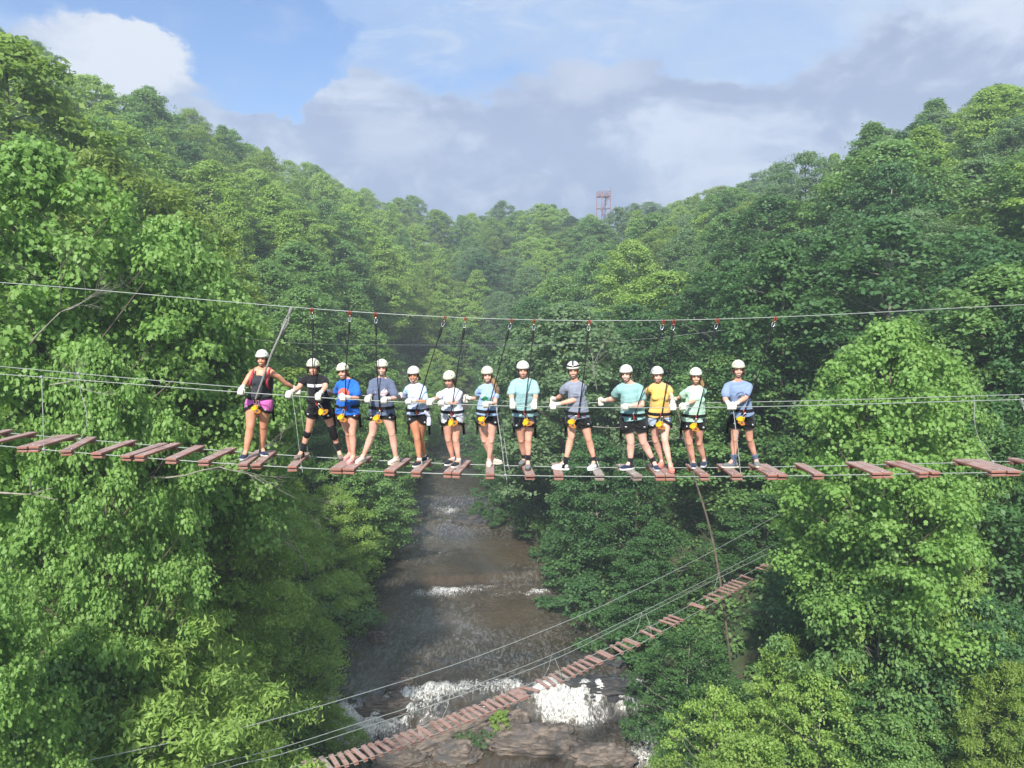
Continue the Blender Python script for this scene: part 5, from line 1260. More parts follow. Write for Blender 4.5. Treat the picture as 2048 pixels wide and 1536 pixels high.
    for s in 'lr':
        t, k = J['t' + s], J['k' + s]; e = t.lerp(k, shem)
        sp_.append(sweep([t + up * .02, t.lerp(e, .5), e], [th * 1.10 + .008, th * 1.10 + .012, th * (1.06 - .2 * shem) + .018], seg=16))
    me = fuse(sp_, .010, 2, 'shorts')
    co = np.empty(len(me.vertices) * 3, np.float32); me.vertices.foreach_get('co', co); co = co.reshape(-1, 3)
    for s in 'lr':
        t, k = J['t' + s], J['k' + s]; e = np.array(t.lerp(k, shem)); d_ = np.array((k - t).normalized()); rl = co - e; z_ = rl @ d_
        rad = np.linalg.norm(rl - np.outer(z_, d_), axis=1); mm = (z_ > .012) & (rad < .13); co[mm] -= np.outer((z_[mm] - .012) * .97, d_)
    me.vertices.foreach_set('co', co.ravel()); me.update(); sh_o = link('shorts', me, shorts, root)
    # ---- socks, shoes
    for i, s in ((0, 'l'), (1, 'r')):
        a, k = J['a' + s], J['k' + s]; c, d = J['f' + s]; n = Vector((-d.y, d.x, 0)); zg = c.z
        if sockh > 0: link('sock', mk([sweep([c - d * .055 + Vector((0, 0, .05)), a, a.lerp(k, sockh)], [.045, th * .37 + .008, th * (.37 + sockh * .55) + .009], seg=14)]), sock, root)
        if legst and legst.get(s):
            for (q0, q1, rr, lb) in legst[s]:
                P0, P1 = a.lerp(k, q0), a.lerp(k, q1); link('knee_brace', mk([sweep([P0, P0.lerp(P1, .5), P1], [th * rr] * 3, seg=14)]), BLACKW, root)
        u0 = zg + .028; hl = .135 * (.94 if female else 1.02)
        up_ = [sweep([c - d * (hl * .72) + Vector((0, 0, .055)), c - d * .02 + Vector((0, 0, .055)), c + d * (hl * .45) + Vector((0, 0, .046)), c + d * (hl * .80) + Vector((0, 0, .040))], [(.036, .034), (.042, .040), (.046, .030), (.038, .022)], n, seg=14),
               sweep([c - d * (hl * .52) + Vector((0, 0, .06)), c - d * (hl * .45) + Vector((0, 0, .098))], [(.036, .040), (.038, .044)], n, seg=14)]
        so_ = link('shoe', fuse(up_, .006, 2, 'shoe'), shoe, root)
        pl = []
        for lv_ in (0.002, .026):
            ex = .003 if lv_ < .01 else 0
            for k2 in range(24):
                a2 = 2 * math.pi * k2 / 24; yy = math.cos(a2) * (hl + .008 - ex); xx = math.sin(a2) * (.046 + .008 * math.cos(a2) - ex) * (1 - .10 * math.exp(-((yy + .02) / .04) ** 2)); pl.append(c + d * yy + n * xx + Vector((0, 0, lv_ + (.008 * max(0, math.cos(a2)) ** 3))))
        fq = [(k2, (k2 + 1) % 24, 24 + (k2 + 1) % 24, 24 + k2) for k2 in range(24)] + [tuple(range(23, -1, -1)), tuple(range(24, 48))]
        link('sole', mesh(pl, fq, 'sole'), sole, so_, smooth=False)
        V = [sweep([c + d * (hl * z_) + n * .026 + Vector((0, 0, .085 - .045 * (z_ + .1))), c + d * (hl * z_) + Vector((0, 0, .098 - .050 * (z_ + .1))), c + d * (hl * z_) - n * .026 + Vector((0, 0, .085 - .045 * (z_ + .1)))], [.0032] * 3, seg=5) for z_ in (-.05, .12, .28)]
        link('lace', mk(V), sole, so_)
    # ---- gloves
    for s, tb in (('l', 1), ('r', -1)):
        hand_glove(root, J['h' + s], J['e' + s], J['c' + s], GLOVE, tb)
    # ---- harness
    def ring(c, zx, rx, ry, xa, ya, hgt, tkn=.004, n=28):
        V = [];
        for k in range(n):
            a = 2 * math.pi * k / n
            for (rr, zz) in ((0, -hgt / 2), (tkn, -hgt / 2), (tkn, hgt / 2), (0, hgt / 2)): V.append(c + xa * ((rx + rr) * math.cos(a)) + ya * ((ry + rr) * math.sin(a)) + zx * zz)
        Fc = []
        for k in range(n):
            k2 = (k + 1) % n
            for q_ in range(4): Fc.append((k * 4 + q_, k * 4 + (q_ + 1) % 4, k2 * 4 + (q_ + 1) % 4, k2 * 4 + q_))
        return V, Fc
    wl = hb + up * .03 if hem < .05 else hpt + up * .075
    WL = hpt + up * .085
    ya = fwd - hside * fwd.dot(hside); ya.normalize()
    belt_r = (wh + .034, dh + .036) if not tank else (wh + .016, dh + .018)
    har = link('harness', mk([ring(WL, up, belt_r[0], belt_r[1], hside, ya, .046)]), BLACKW, root, smooth=False)
    fr = WL + fwd * (belt_r[1] + .012)
    for i, s in ((0, 'l'), (1, 'r')):
        t, k = J['t' + s], J['k' + s]; dn = (k - t).normalized(); c = t.lerp(k, max(.17, min(shem * .62, .30))); sg = -1 if i == 0 else 1
        xa = hside - dn * hside.dot(dn); xa.normalize(); yy = dn.cross(xa); zx = (dn - hside * (.45 * sg)).normalized(); xa2 = (hside - zx * hside.dot(zx)).normalized(); ya2 = zx.cross(xa2).normalized()
        rr = th * 1.06 + .022
        lo = link('leg_loop', mk([ring(c, zx, rr * 1.10, rr, xa2, ya2, .042)]), BLACKW, har, smooth=False)
        yf = ya2 if ya2.y < 0 else -ya2
        link('leg_strap', mk([sweep([c + yf * (rr + .006), c.lerp(fr, .5) + fwd * .030, fr - up * .03 + hside * (.02 * sg)], [(.017, .003)] * 3, hside, seg=8)]), BLACKW, har)
        link('hip_strap', mk([sweep([WL + hside * (belt_r[0] + .008) * sg, (WL + c) / 2 + hside * (belt_r[0] + .012) * sg, c + hside * (rr + .01) * sg], [(.016, .003)] * 3, fwd, seg=8)]), BLACKW, har)
        # webbing tail that dangles behind the thigh
        q0 = c + hside * (.075 * sg) + Vector((0, .10, 0)); link('webbing_tail', mk([sweep(curve_pts([q0 + Vector((0, 0, .06)), q0 + Vector((.01 * sg, .02, -.10)), q0 + Vector((.02 * sg, .01, -.24 - .05 * math.sin(head[0])))], 3), [(.019, .003)] * 7, hside, seg=8)]), BLACKW, har)
        link('buckle', mk([box(c + yf * (rr + .012) + hside * (.045 * sg) - yf * .004, .032, .008, .026, (hside, fwd, up), .002)]), STEEL, har)
    link('tie_in_loop', mk([sweep([fr + up * .025, fr + fwd * .018, fr - up * .055], [(.014, .006)] * 3, hside, seg=8)]), REDL, har)
    return root, dict(fr=fr, up=up, fwd=fwd, hs=hside, J=J, neck=neck, side=side, C2=C2, har=har, th=th, W=W)
REDL = mat('red_webbing', (.45, .06, .04), .7)

# ---- prints that lie on the shirts
def patch(test, x0, x1, z0, z1, st, m, name='print', lift=.004):
    def fn(drop, par):
        V = []; Fc = []; idx = {}
        nx = int((x1 - x0) / st); nz = int((z1 - z0) / st)
        def vid(i, j):
            if (i, j) not in idx:
                p = drop(x0 + i * st, z0 + j * st, lift)
                if p is None: idx[(i, j)] = None
                else: idx[(i, j)] = len(V); V.append(p)
            return idx[(i, j)]
        for i in range(nx):
            for j in range(nz):
                if test(x0 + (i + .5) * st, z0 + (j + .5) * st):
                    q = [vid(i, j), vid(i + 1, j), vid(i + 1, j + 1), vid(i, j + 1)]
                    if None not in q: Fc.append(q)
        if Fc: link(name, mesh(V, Fc, name), m, par)
    return fn
def inpoly(poly):
    def t(x, z):
        c = False; n = len(poly)
        for i in range(n):
            x1, z1 = poly[i]; x2, z2 = poly[i - 1]
            if (z1 > z) != (z2 > z) and x < (x2 - x1) * (z - z1) / (z2 - z1) + x1: c = not c
        return c
    return t
def text_print(txt, size, x, z, m, arc=None, name='print_lettering'):
    def fn(drop, par):
        cu = bpy.data.curves.new('t', 'FONT'); cu.size = size; cu.align_x = 'CENTER'; cu.body = txt; cu.resolution_u = 2; cu.offset = size * .02
        o = bpy.data.objects.new('t', cu); C.objects.link(o); dg = bpy.context.evaluated_depsgraph_get(); me = bpy.data.meshes.new_from_object(o.evaluated_get(dg)); bpy.data.objects.remove(o)
        V = []; ok = True
        for v in me.vertices:
            a, b_ = v.co.x, v.co.y
            if arc: th = a / arc; a, b_ = (arc + b_) * math.sin(th), (arc + b_) * math.cos(th) - arc
            p = drop(x + a, z + b_, .0045)
            if p is None: ok = False; break
            V.append(p)
        if ok: link(name, mesh(V, [tuple(p.vertices) for p in me.polygons], name), m, par, smooth=False)
    return fn
P_WHITE = mat('print_white', (.80, .80, .80), .8); P_RED = mat('print_red', (.70, .13, .08), .8); P_LB = mat('print_light_blue', (.50, .66, .82), .8); P_NAVY = mat('print_navy', (.02, .035, .09), .8)
P_PINK = mat('print_pink', (.62, .48, .53), .8); P_GREEN = mat('print_green', (.02, .36, .15), .8, 60, .6); P_DARK = mat('print_dark', (.03, .03, .05), .8)
def ringtest(cx, cz, r1, r2, up_only=False): return lambda x, z: r1 ** 2 < (x - cx) ** 2 + (z - cz) ** 2 < r2 ** 2 and (not up_only or z > cz)

K_TANK = cloth('charcoal', (.045, .048, .060)); K_PINK = cloth('pink', (.72, .17, .50)); K_BLUE = cloth('blue', (.025, .16, .62)); K_SLATE = cloth('slate', (.13, .16, .25)); K_LAV = cloth('tiedye', (.46, .66, .80), (.50, .42, .75), 5)
K_WHITE = cloth('white', (.66, .70, .80), (.62, .63, .78), 4); K_SKY = cloth('sky', (.36, .50, .74)); K_AQUA = cloth('aqua', (.33, .54, .57)); K_AQUA2 = cloth('aqua2', (.29, .50, .49)); K_GREY = cloth('grey', (.27, .30, .38)); K_YEL = cloth('yellow', (.78, .52, .12), (.80, .45, .20), 5)
K_MINT = cloth('mint', (.50, .74, .58)); K_GB = cloth('greyblue', (.24, .33, .52)); K_REDS = cloth('red', (.50, .02, .04)); K_CH = cloth('dark_grey', (.07, .065, .08)); K_WSH = cloth('white_shorts', (.68, .68, .74)); K_DEN = cloth('pale_denim', (.45, .55, .68)); K_NAVYP = cloth('print_black', (.02, .025, .05), (.06, .08, .12), 30)
S_NAVY = cloth('shoe_navy', (.02, .035, .085)); S_BRN = cloth('shoe_brown', (.22, .17, .14)); S_PINK = cloth('shoe_pink', (.72, .36, .34)); S_CREAM = cloth('shoe_cream', (.70, .58, .48)); S_BLK = cloth('shoe_black', (.02, .022, .03)); S_WHITE = cloth('shoe_white', (.74, .72, .70)); S_GREY = cloth('shoe_grey', (.17, .18, .19)); S_CORAL = cloth('shoe_coral', (.80, .25, .19))
SOLE_W = mat('sole_white', (.78, .78, .76), .7); SOLE_C = mat('sole_cream', (.70, .64, .54), .7); SOLE_D = mat('sole_dark', (.10, .09, .08), .8); SK_BLUE = cloth('sock_blue', (.11, .15, .24)); SK_W = cloth('sock_white', (.7, .7, .7))

def people():
    out = []
    def add(*a, **k): out.append(person(*a, **k)); return out[-1]
    add('person in charcoal tank top and pink shorts, arms spread, leftmost in line', 1, (358, 500), .05, ((272, 612), (452, 612)), ((218, 700), (560, 712)), ((178, 790, 'F'), (668, 792, 'R')), (333, 872), ((258, 1085), (372, 1070)), ((228, 1290), (360, 1265)), (((180, 1372), (235, 1345)), ((405, 1345), (340, 1318))),
        skin=SK1, b=1.04, female=True, shirt=K_TANK, shorts=K_PINK, hem=-.07, shem=.22, tank=True, helmet=HELMW, hair=H_BR, hairstyle='pony', shoe=S_NAVY, sole=SOLE_W)
    add('person in black shirt with white chest stripe and knee braces, leaning to the left', 1, (795, 578), .15, ((722, 672), (893, 672)), ((672, 748), (900, 745)), ((585, 815, 'F'), (840, 825, 'F')), (850, 900), ((755, 1105), (955, 1105)), ((705, 1290), (1008, 1285)), (((635, 1372), (720, 1345)), ((1040, 1378), (1012, 1340))),
        skin=SK2, b=.94, shirt=K_BLACK, shorts=K_BLACK, hem=-.02, shem=.42, sleeve=.42, hair=H_DK, hairstyle='curly', shoe=S_BRN, sole=SOLE_D, sock=K_BLACK, sockh=.32, loose=.8,
        legst={'l': [(.74, .86, .70, 1)], 'r': [(.66, 1.12, .76, 1)]}, prints=[patch(lambda x, z: True, -.115, .135, -.005, .042, .006, P_WHITE), text_print('ASICS', .034, -.01, .006, P_DARK)])
    add('person in oversized bright blue shirt and red shorts', 1, (1047, 612), -.15, ((1015, 712), (1158, 712)), ((990, 800), (1175, 835)), ((900, 795, 'R'), (1050, 842, 'F')), (1090, 945), ((1095, 1130), (1128, 1135)), ((1118, 1330), (1142, 1335)), (((1065, 1372), (1125, 1350)), ((1085, 1412), (1155, 1378))),
        skin=SK2, b=.88, female=True, shirt=K_BLUE, shorts=K_REDS, hem=.05, shem=.16, sleeve=.72, hair=H_RD, hairstyle='pony', shoe=S_PINK, sole=S_PINK, loose=1.7,
        prints=[patch(lambda x, z: (x + .03) ** 2 + (z + .03) ** 2 < .085 ** 2 and z > -.05, -.125, .065, -.05, .06, .005, P_RED), patch(inpoly([(-.12, -.095), (-.115, -.04), (-.05, -.005), (-.02, -.03), (.03, -.05), (.05, -.09)]), -.125, .06, -.10, .0, .005, P_LB, lift=.0055)])
    add('person in loose slate shirt and black shorts, legs wide apart', 2, (272, 580), .1, ((188, 702), (352, 702)), ((178, 815), (385, 835)), ((150, 855, 'F'), (292, 862, 'F')), (270, 955), ((192, 1138), (358, 1135)), ((115, 1345), (392, 1350)), (((55, 1400), (130, 1378)), ((325, 1412), (425, 1388))),
        skin=SK3, b=.95, female=True, shirt=K_SLATE, shorts=K_BLACK, hem=.04, shem=.16, sleeve=.80, hair=H_BL, hairstyle='pony', shoe=S_CREAM, sole=SOLE_C, loose=1.5, tilt=-.02,
        prints=[patch(inpoly([(-.005, -.05), (.015, .0), (.07, .05), (.055, .0), (.09, .03), (.125, -.02), (.12, -.05), (.04, -.075)]), -.02, .13, -.08, .055, .005, P_PINK)])
    add('person in lavender and aqua tie-dye shirt with black shorts', 2, (543, 640), -.05, ((492, 752), (625, 750)), ((468, 835), (642, 868)), ((432, 828, 'R'), (502, 862, 'F')), (580, 975), ((572, 1178), (600, 1180)), ((592, 1372), (632, 1360)), (((535, 1432), (620, 1405)), ((600, 1392), (660, 1375))),
        skin=SK4, b=.86, female=True, shirt=K_LAV, shorts=K_BLACK, hem=-.01, shem=.17, sleeve=.75, hair=H_DK, hairstyle='bun', shoe=S_BLK, sole=SOLE_W, sock=SK_W, sockh=.05, loose=1.2, helmet=HELMW, strapc=mat('pale_strap', (.6, .58, .5), .7))
    add('person in white shirt and white shorts with black and white shoes, looking down left', 2, (848, 678), -.35, ((795, 788), (935, 790)), ((742, 835), (895, 885)), ((678, 872, 'F'), (780, 872, 'F')), (875, 990), ((838, 1185), (902, 1192)), ((890, 1370), (935, 1368)), (((805, 1420), (895, 1392)), ((865, 1438), (945, 1408))),
        skin=SK2, b=.86, female=True, shirt=K_WHITE, shorts=K_WSH, hem=-.01, shem=.19, sleeve=.62, hair=H_BR, hairstyle='pony', shoe=S_BLK, sole=SOLE_W, sock=SK_W, sockh=.05, tilt=.22, loose=1.3, smile=0,
        prints=[text_print('sunny', .050, .0, .005, P_PINK), text_print('days', .050, .0, -.045, P_PINK)])
    add('person in pale blue shirt with long light brown hair, legs crossed', 2, (1172, 640), .05, ((1118, 748), (1250, 755)), ((1072, 840), (1240, 880)), ((990, 840, 'R'), (1160, 895, 'F')), (1175, 985), ((1145, 1190), (1205, 1195)), ((1222, 1370), (1185, 1372)), (((1262, 1400), (1205, 1398)), ((1186, 1440), (1188, 1395))),
        skin=SK3, b=.86, female=True, shirt=K_SKY, shorts=K_BLACK, hem=-.01, shem=.17, sleeve=.55, hair=H_BL, hairstyle='long', shoe=S_CREAM, sole=SOLE_C, loose=1.2,
        prints=[patch(ringtest(-.045, -.04, 0, .044), -.10, .02, -.09, .01, .005, P_GREEN), patch(lambda x, z: (abs(math.sin(x * 150 + z * 60)) > .5), -.03, .04, -.10, -.04, .007, P_GREEN)])
    add('tall person in aqua shirt and dark grey shorts, feet together', 3, (367, 598), 0, ((285, 708), (462, 708)), ((268, 815), (475, 815)), ((278, 908, 'F'), (462, 905, 'F')), (380, 985), ((352, 1190), (412, 1190)), ((385, 1365), (410, 1368)), (((345, 1420), (385, 1395)), ((405, 1466), (412, 1420))),
        skin=SK2, b=1.0, shirt=K_AQUA, shorts=K_CH, hem=.01, shem=.42, sleeve=.78, helmet=HELMW, hair=H_BR, hairstyle='short', shoe=S_GREY, sole=SOLE_D, sock=K_BLACK, sockh=.20, smile=0, loose=1.1,
        prints=[patch(inpoly([(.055, .0), (.055, .025), (.065, .018), (.075, .025), (.075, .0)]), .05, .08, -.005, .03, .003, P_WHITE)])
    add('person in grey shirt with a black headlamp strap round the helmet, reaching left', 3, (795, 600), -.10, ((745, 725), (880, 738)), ((690, 822), (815, 852)), ((622, 862, 'R'), (625, 908, 'F')), (835, 1000), ((780, 1165), (925, 1180)), ((745, 1370), (968, 1368)), (((620, 1440), (750, 1452)), ((915, 1462), (1015, 1432))),
        skin=SK2, b=1.0, shirt=K_GREY, shorts=K_BLACK, hem=.01, shem=.40, sleeve=.58, helmet=HELMW, hair=H_BL, hairstyle='short', shoe=S_WHITE, sole=SOLE_W, sock=K_BLACK, sockh=.12, extra='headlamp', loose=1.1,
        prints=[text_print('▪LAKE▪', .030, -.02, .01, P_DARK), text_print('CAMP', .030, -.02, -.028, P_DARK)])
    add('broad person in aqua shirt and long black shorts with navy shoes', 4, (292, 598), -.35, ((238, 708), (405, 710)), ((192, 800), (418, 852)), ((88, 828, 'R'), (282, 860, 'F')), (345, 960), ((330, 1148), (430, 1145)), ((330, 1308), (500, 1303)), (((250, 1378), (350, 1365)), ((560, 1398), (505, 1350))),
        skin=SK3, b=1.10, shirt=K_AQUA2, shorts=K_BLACK, hem=.01, shem=.52, sleeve=.60, helmet=HELMW, hair=H_BL, hairstyle='short', shoe=S_NAVY, sole=SOLE_W, sock=K_BLACK, sockh=.14, smile=1, loose=1.0)
    add('person in yellow shirt and pale denim shorts with coral shoes', 4, (545, 608), .05, ((485, 708), (632, 705)), ((450, 775), (662, 780)), ((420, 832, 'R'), (672, 862, 'F')), (562, 955), ((528, 1130), (605, 1135)), ((580, 1325), (645, 1350)), (((560, 1362), (592, 1335)), ((665, 1428), (648, 1378))),
        skin=SK3, b=.88, female=True, shirt=K_YEL, shorts=K_DEN, hem=-.02, shem=.20, sleeve=.45, helmet=HELMW, hair=H_BL, hairstyle='pony', shoe=S_CORAL, sole=S_CORAL, loose=1.1, smile=0)
    add('person in mint green shirt and black shorts with hair over the shoulder', 4, (855, 618), -.12, ((792, 728), (918, 728)), ((742, 778), (842, 815)), ((655, 832, 'R'), (752, 862, 'F')), (838, 970), ((802, 1148), (880, 1150)), ((832, 1310), (920, 1308)), (((835, 1378), (842, 1335)), ((900, 1365), (940, 1325))),
        skin=SK2, b=.90, female=True, shirt=K_MINT, shorts=K_BLACK, hem=.02, shem=.27, sleeve=.78, helmet=HELMW, hair=H_BL, hairstyle='sidepony', shoe=S_NAVY, sole=SOLE_W, loose=1.3)
    add('person in grey-blue shirt with curly brown hair and crossed gloves, rightmost in the line', 4, (1198, 560), -.12, ((1108, 690), (1285, 692)), ((1092, 800), (1258, 790)), ((1128, 868, 'F'), (1158, 850, 'F')), (1225, 925), ((1168, 1120), (1290, 1118)), ((1160, 1290), (1333, 1288)), (((1082, 1358), (1180, 1355)), ((1358, 1365), (1338, 1325))),
        skin=SK2, b=.98, shirt=K_GB, shorts=K_BLACK, hem=.03, shem=.50, sleeve=.68, hair=H_BR, hairstyle='curly', shoe=S_GREY, sole=SOLE_C, sock=SK_BLUE, sockh=.20, loose=1.1,
        prints=[text_print('ORBANA TO', .030, .0, .02, P_DARK, arc=.085), patch(ringtest(0, -.065, .058, .066, True), -.07, .07, -.065, .005, .004, P_DARK), text_print('BCA', .045, .0, -.055, P_DARK)])
    return out
PEOPLE = people()

def extras():
    # rucksack straps of the first person
    r, g = PEOPLE[0]; J = g['J']; nk = g['neck']; sd = g['side']; f = g['fwd']; u = g['up']; C2 = g['C2']
    RS = mat('red_strap', (.45, .03, .06), .7, 30, .3)
    t = empty('backpack', nk - f * .16 - u * .2, 'red and black backpack worn by the person in the tank top', 'backpack')
    for s in (-1, 1):
        link('shoulder_strap', mk([sweep(curve_pts([nk + sd * (.105 * s) - f * .11 - u * .05, nk + sd * (.115 * s) - f * .01 + u * .015, nk + sd * (.118 * s) + f * .085 - u * .06, C2 + sd * (.128 * s) + f * .125 - u * .02, C2 + sd * (.145 * s) + f * .06 - u * .12, C2 + sd * (.15 * s) - f * .07 - u * .17], 3), [(.017, .005)] * 16, sd, seg=8)]), RS, t)
    pr = [sweep([nk - f * .17 - u * .02, C2 - f * .19 - u * .05, g['J']['hip'] - f * .19 + u * .12], [(.10, .055), (.145, .075), (.14, .07)], sd, seg=16)]
    link('pack_body', fuse(pr, .012, 2, 'pack'), K_CH, t)
    # brace logo, shorts marks
    # lanyards
    tops = [(583, 617), (624, 626), (700, 628), (751, 632), (890, 638), (931, 638), (1023, 639), (1069, 639), (1179, 643), (1328, 646), (1348, 646), (1435, 642), (1551, 637)]
    for i, ((tx, ty), (r, g)) in enumerate(zip(tops, PEOPLE)):
        who = ['tank top', 'black shirt with knee braces', 'blue shirt', 'slate shirt', 'tie-dye shirt', 'white shirt', 'pale blue shirt and long hair', 'aqua shirt with feet together', 'headlamp strap', 'aqua shirt and long black shorts', 'yellow shirt', 'mint shirt', 'grey-blue shirt'][i]
        A = cab('TOP', tx) + Vector((0, 0, -.01)); Bp = g['fr'] + g['fwd'] * .035 + g['up'] * .01
        d = (Bp - A).normalized(); sx = Vector((1, 0, 0)); perp = d.cross(Vector((0, 1, 0))).normalized()
        # the tether passes in front of the chest and face
        mid = A.lerp(Bp, .5); hd = None
        lim = min(g['C2'].y - .19, Bp.y); pts = []
        for k in range(13):
            q = A.lerp(Bp, k / 12)
            if k > 3 and q.z < g['neck'].z + .35: q.y = min(q.y, max(lim, YF - .10) if False else lim)
            pts.append(q)
        # straighten: one bend only
        kb = next((k for k in range(13) if pts[k].z < g['neck'].z + .30), 12)
        bend = pts[kb]; rope = [A + d * .20] + [(A + d * .20).lerp(bend, s_) for s_ in (.33, .66)] + [bend] + [bend.lerp(Bp, s_) for s_ in (.33, .66)] + [Bp]
        gm = ROPEM if i == 0 else BLACKW
        t = empty('safety_lanyard', A, '%s lanyard from top cable to the person in %s' % ('thick grey' if i == 0 else 'black', who), 'lanyard', 'lanyards hanging from the top safety cable')
        link('rope', mk([sweep(rope, [.016 if i == 0 else .0085] * len(rope), seg=8)]), gm, t)
        if i == 0:
            link('knot', mk([sweep([A + d * .02, A + d * .10], [.03, .024], seg=10), sweep(curve_pts([A + d * .08, A + d * .25 + sx * .035, A + d * .42, A + d * .25 - sx * .03, A + d * .08], 4), [.011] * 17, seg=8), sweep([A + d * .33, A + d * .44], [.034, .026], seg=10)]), gm, t); continue
        # pulley: two red cheek plates with a wheel, steel shackle, black absorber sleeve
        tilt = math.radians(15 if i in (4, 12) else 0)
        dd = d
        link('pulley', mk([ell(A + dd * .03 + sx * (.016 * s), (.006, .030, .055), (sx, perp.cross(sx).normalized() if False else Vector((0, 1, 0)), -dd)) for s in (-1, 1)] + [ell(A, (.012, .024, .024))]), REDP, t)
        rp = [A + dd * (.10 + .045 * -math.cos(w_)) + sx * (.022 * math.sin(w_)) for w_ in [2 * math.pi * k / 16 for k in range(17)]]
        link('carabiner', mk([sweep(rp, [.0055] * 17, seg=6)]), STEEL, t)
        link('absorber', mk([sweep([A + dd * .15, A + dd * .18, A + dd * .30, A + dd * .33], [.010, .019, .019, .009], seg=10)]), BLACKW, t)
    # trolleys clipped to the harness fronts
    for i, (r, g) in enumerate(PEOPLE):
        if i == 4: continue
        who = ['tank top', 'black shirt', 'blue shirt', 'slate shirt', '', 'white shirt', 'pale blue shirt', 'aqua shirt with feet together', 'headlamp strap', 'aqua shirt and long black shorts', 'yellow shirt', 'mint shirt', 'grey-blue shirt'][i]
        if i == 9: continue
        rs = random.Random(i * 5 + 2); a = R([12, -35, 8, 14, 0, -30, 38, -20, 30, 0, 10, 12, 32][i]); fr = g['fr'] + g['fwd'] * .02 - g['up'] * .03 + g['hs'] * [.03, .03, -.03, -.0, 0, -.045, .0, 0, -.03, 0, .01, 0, .02][i]
        u = Vector((math.sin(a), 0, math.cos(a))); s = Vector((math.cos(a), 0, -math.sin(a))); f = Vector((0, -1, 0))
        t = empty('pulley_trolley', fr, 'yellow trolley at the waist of the person in %s' % who, 'pulley trolley', 'trolleys clipped to the harnesses')
        rp = [fr - u * .045 + u * (.050 * math.cos(w_)) + s * (.020 * math.sin(w_)) + f * .0 for w_ in [2 * math.pi * k / 18 for k in range(19)]]
        link('carabiner', mk([sweep(rp, [.0060] * 19, seg=6)]), STEEL, t)
        c = fr - u * .115 + f * .012
        poly = [(-.058, -.035), (-.066, -.005), (-.030, .038), (.012, .046), (.022, .012), (-.012, -.030)]
        def slab(poly, c, th, b0=Vector((0, 0, 0))):
            n = len(poly); V = [c + s * (x * 1.18) + u * (y * 1.15) + f * (th / 2) for x, y in poly] + [c + s * (x * 1.18) + u * (y * 1.15) - f * (th / 2) for x, y in poly]
            return V, [tuple(range(n)), tuple(range(2 * n - 1, n - 1, -1))] + [(k, n + k, n + (k + 1) % n, (k + 1) % n) for k in range(n)]
        link('side_plate', mk([slab(poly, c + f * .016, .012), slab(poly, c - f * .016, .010)]), YEL, t, smooth=False)
        poly2 = [(-.028, -.058), (-.036, -.030), (-.010, -.004), (.030, -.002), (.066, -.026), (.060, -.048), (.030, -.064)]
        link('wheel_plate', mk([slab(poly2, c + f * .006, .022)]), ORG, t, smooth=False)
        link('wheel', mk([ell(c + s * .018 - u * .034 + f * .02, (.016, .006, .016), (s, f, u))]), VENT, t)
        link('handle', mk([sweep([c + s * .012 + u * .02 + f * .02, c + s * .0 + u * .05 + f * .02], [.008, .006], seg=8)]), REDL, t)
    # jacket tied at the hip of the tie-dye wearer
    r, g = PEOPLE[4]; hpj = g['J']['hip']; JM = cloth('jacket', (.55, .52, .74), (.75, .76, .85), 18)
    link('tied_jacket', fuse([sweep(curve_pts([hpj + g['hs'] * .12 + g['fwd'] * .09 + g['up'] * .06, hpj + g['hs'] * .17 + g['fwd'] * .06 - g['up'] * .03, hpj + g['hs'] * .16 + g['fwd'] * .08 - g['up'] * .15], 3), [(.03, .02)] * 4 + [(.035, .02)] * 3, g['hs'], seg=12), sweep([hpj + g['hs'] * .165 - g['fwd'] * .02 + g['up'] * .05, hpj + g['hs'] * .17 - g['up'] * .10], [(.022, .05), (.02, .04)], g['hs'], seg=12)], .010, 2, 'jacket'), JM, r)
    r, g = PEOPLE[3]
extras()

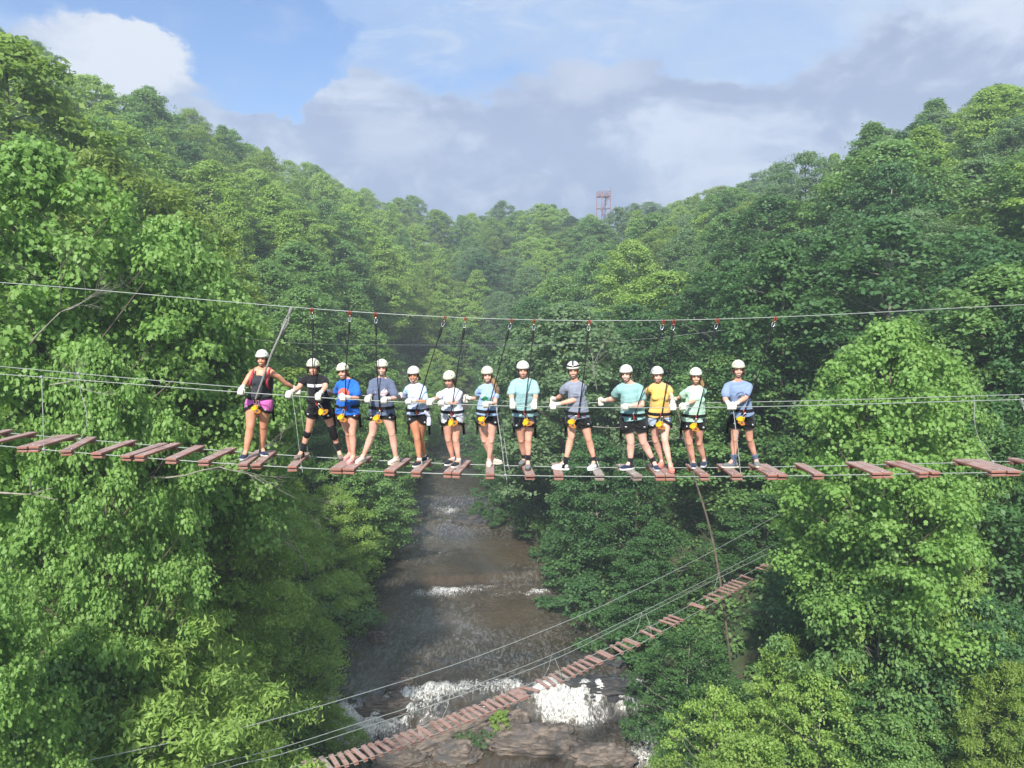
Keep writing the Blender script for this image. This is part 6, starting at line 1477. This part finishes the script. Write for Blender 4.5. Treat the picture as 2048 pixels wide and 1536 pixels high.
# ------------------------------------------------------------------ labels for the woods
def label_trees():
    lm = [(524, 'the person in the tank top'), (622, 'the person with knee braces'), (693, 'the person in the blue shirt'), (765, 'the person in the slate shirt'), (830, 'the person in the tie-dye shirt'), (903, 'the person in the white shirt'), (975, 'the long haired person'),
          (1047, 'the tall person in aqua'), (1148, 'the person with the headlamp strap'), (1252, 'the broad person in aqua'), (1318, 'the person in yellow'), (1388, 'the person in mint green'), (1480, 'the person in grey-blue')]
    buckets = {}
    for key, e, top, x, y, zc, rc in TREES:
        nm, words = WORDS[key]; cat = {'tulip_tree': 'tree', 'broadleaf_tree': 'tree', 'beech_tree': 'tree', 'pine_tree': 'pine tree', 'shrub': 'shrub'}[nm]
        e['category'] = cat
        px, py, d = proj((x, y, zc)); _, pt, _ = proj((x, y, top))
        e['group'] = 'shrubs along the river banks' if nm == 'shrub' else 'trees of the wooded valley'
        if 'label' in e: continue
        near = min(lm, key=lambda t: abs(t[0] - px))
        sl = 'skyline' if y > 150 or (pt < 330) else ''
        if px < 470: hz = 'on the left slope' 
        elif px > 1540: hz = 'on the right slope'
        else: hz = None
        band = 'high' if py < 330 else 'above the top cable' if py < 590 else 'beside the hand cables' if py < 790 else 'at plank level' if py < 1000 else 'below the planks' if py < 1250 else 'low at the bottom'
        if hz is None:
            if py < 590: txt = '%s far above %s' % (words, near[1]) if py < 500 else '%s a little above %s' % (words, near[1])
            elif py < 960: txt = '%s behind %s' % (words.replace(' low', ''), near[1])
            else: txt = '%s far below %s' % (words, near[1])
        else: txt = '%s %s, %s' % (words, hz, band)
        buckets.setdefault(txt, []).append((px, e))
    for txt, l in buckets.items():
        l.sort(key=lambda t: t[0])
        for i, (px, e) in enumerate(l):
            if len(l) == 1: e['label'] = txt
            else:
                od = 'leftmost' if i == 0 else 'rightmost' if i == len(l) - 1 else ordn(i + 1)
                e['label'] = (od + ' ' + txt) if i in (0, len(l) - 1) else '%s, %s from left' % (txt, od)
label_trees()

def haze():
    m = bpy.data.materials.new('haze_air'); m.use_nodes = True; N = NT(m.node_tree); N.n.clear()
    v = N.node('ShaderNodeVolumePrincipled'); v.inputs['Color'].default_value = (.80, .88, 1.0, 1); v.inputs['Density'].default_value = HAZE; v.inputs['Anisotropy'].default_value = .2
    o = N.node('ShaderNodeOutputMaterial'); N.l.new(v.outputs[0], o.inputs['Volume'])
    x0, x1, y0, y1, z0, z1 = -440, 440, -126, 560, -6, 125
    me = mesh([(x0, y0, z0), (x1, y0, z0), (x1, y1, z0), (x0, y1, z0), (x0, y0, z1), (x1, y0, z1), (x1, y1, z1), (x0, y1, z1)], [(0, 3, 2, 1), (4, 5, 6, 7), (0, 1, 5, 4), (1, 2, 6, 5), (2, 3, 7, 6), (3, 0, 4, 7)], 'haze')
    o = link('haze', me, m, smooth=False); tag(o, 'pale blue summer haze filling the valley', None, None, 'stuff')
HAZE = 0.0011
haze()
print('objects', len(bpy.data.objects))
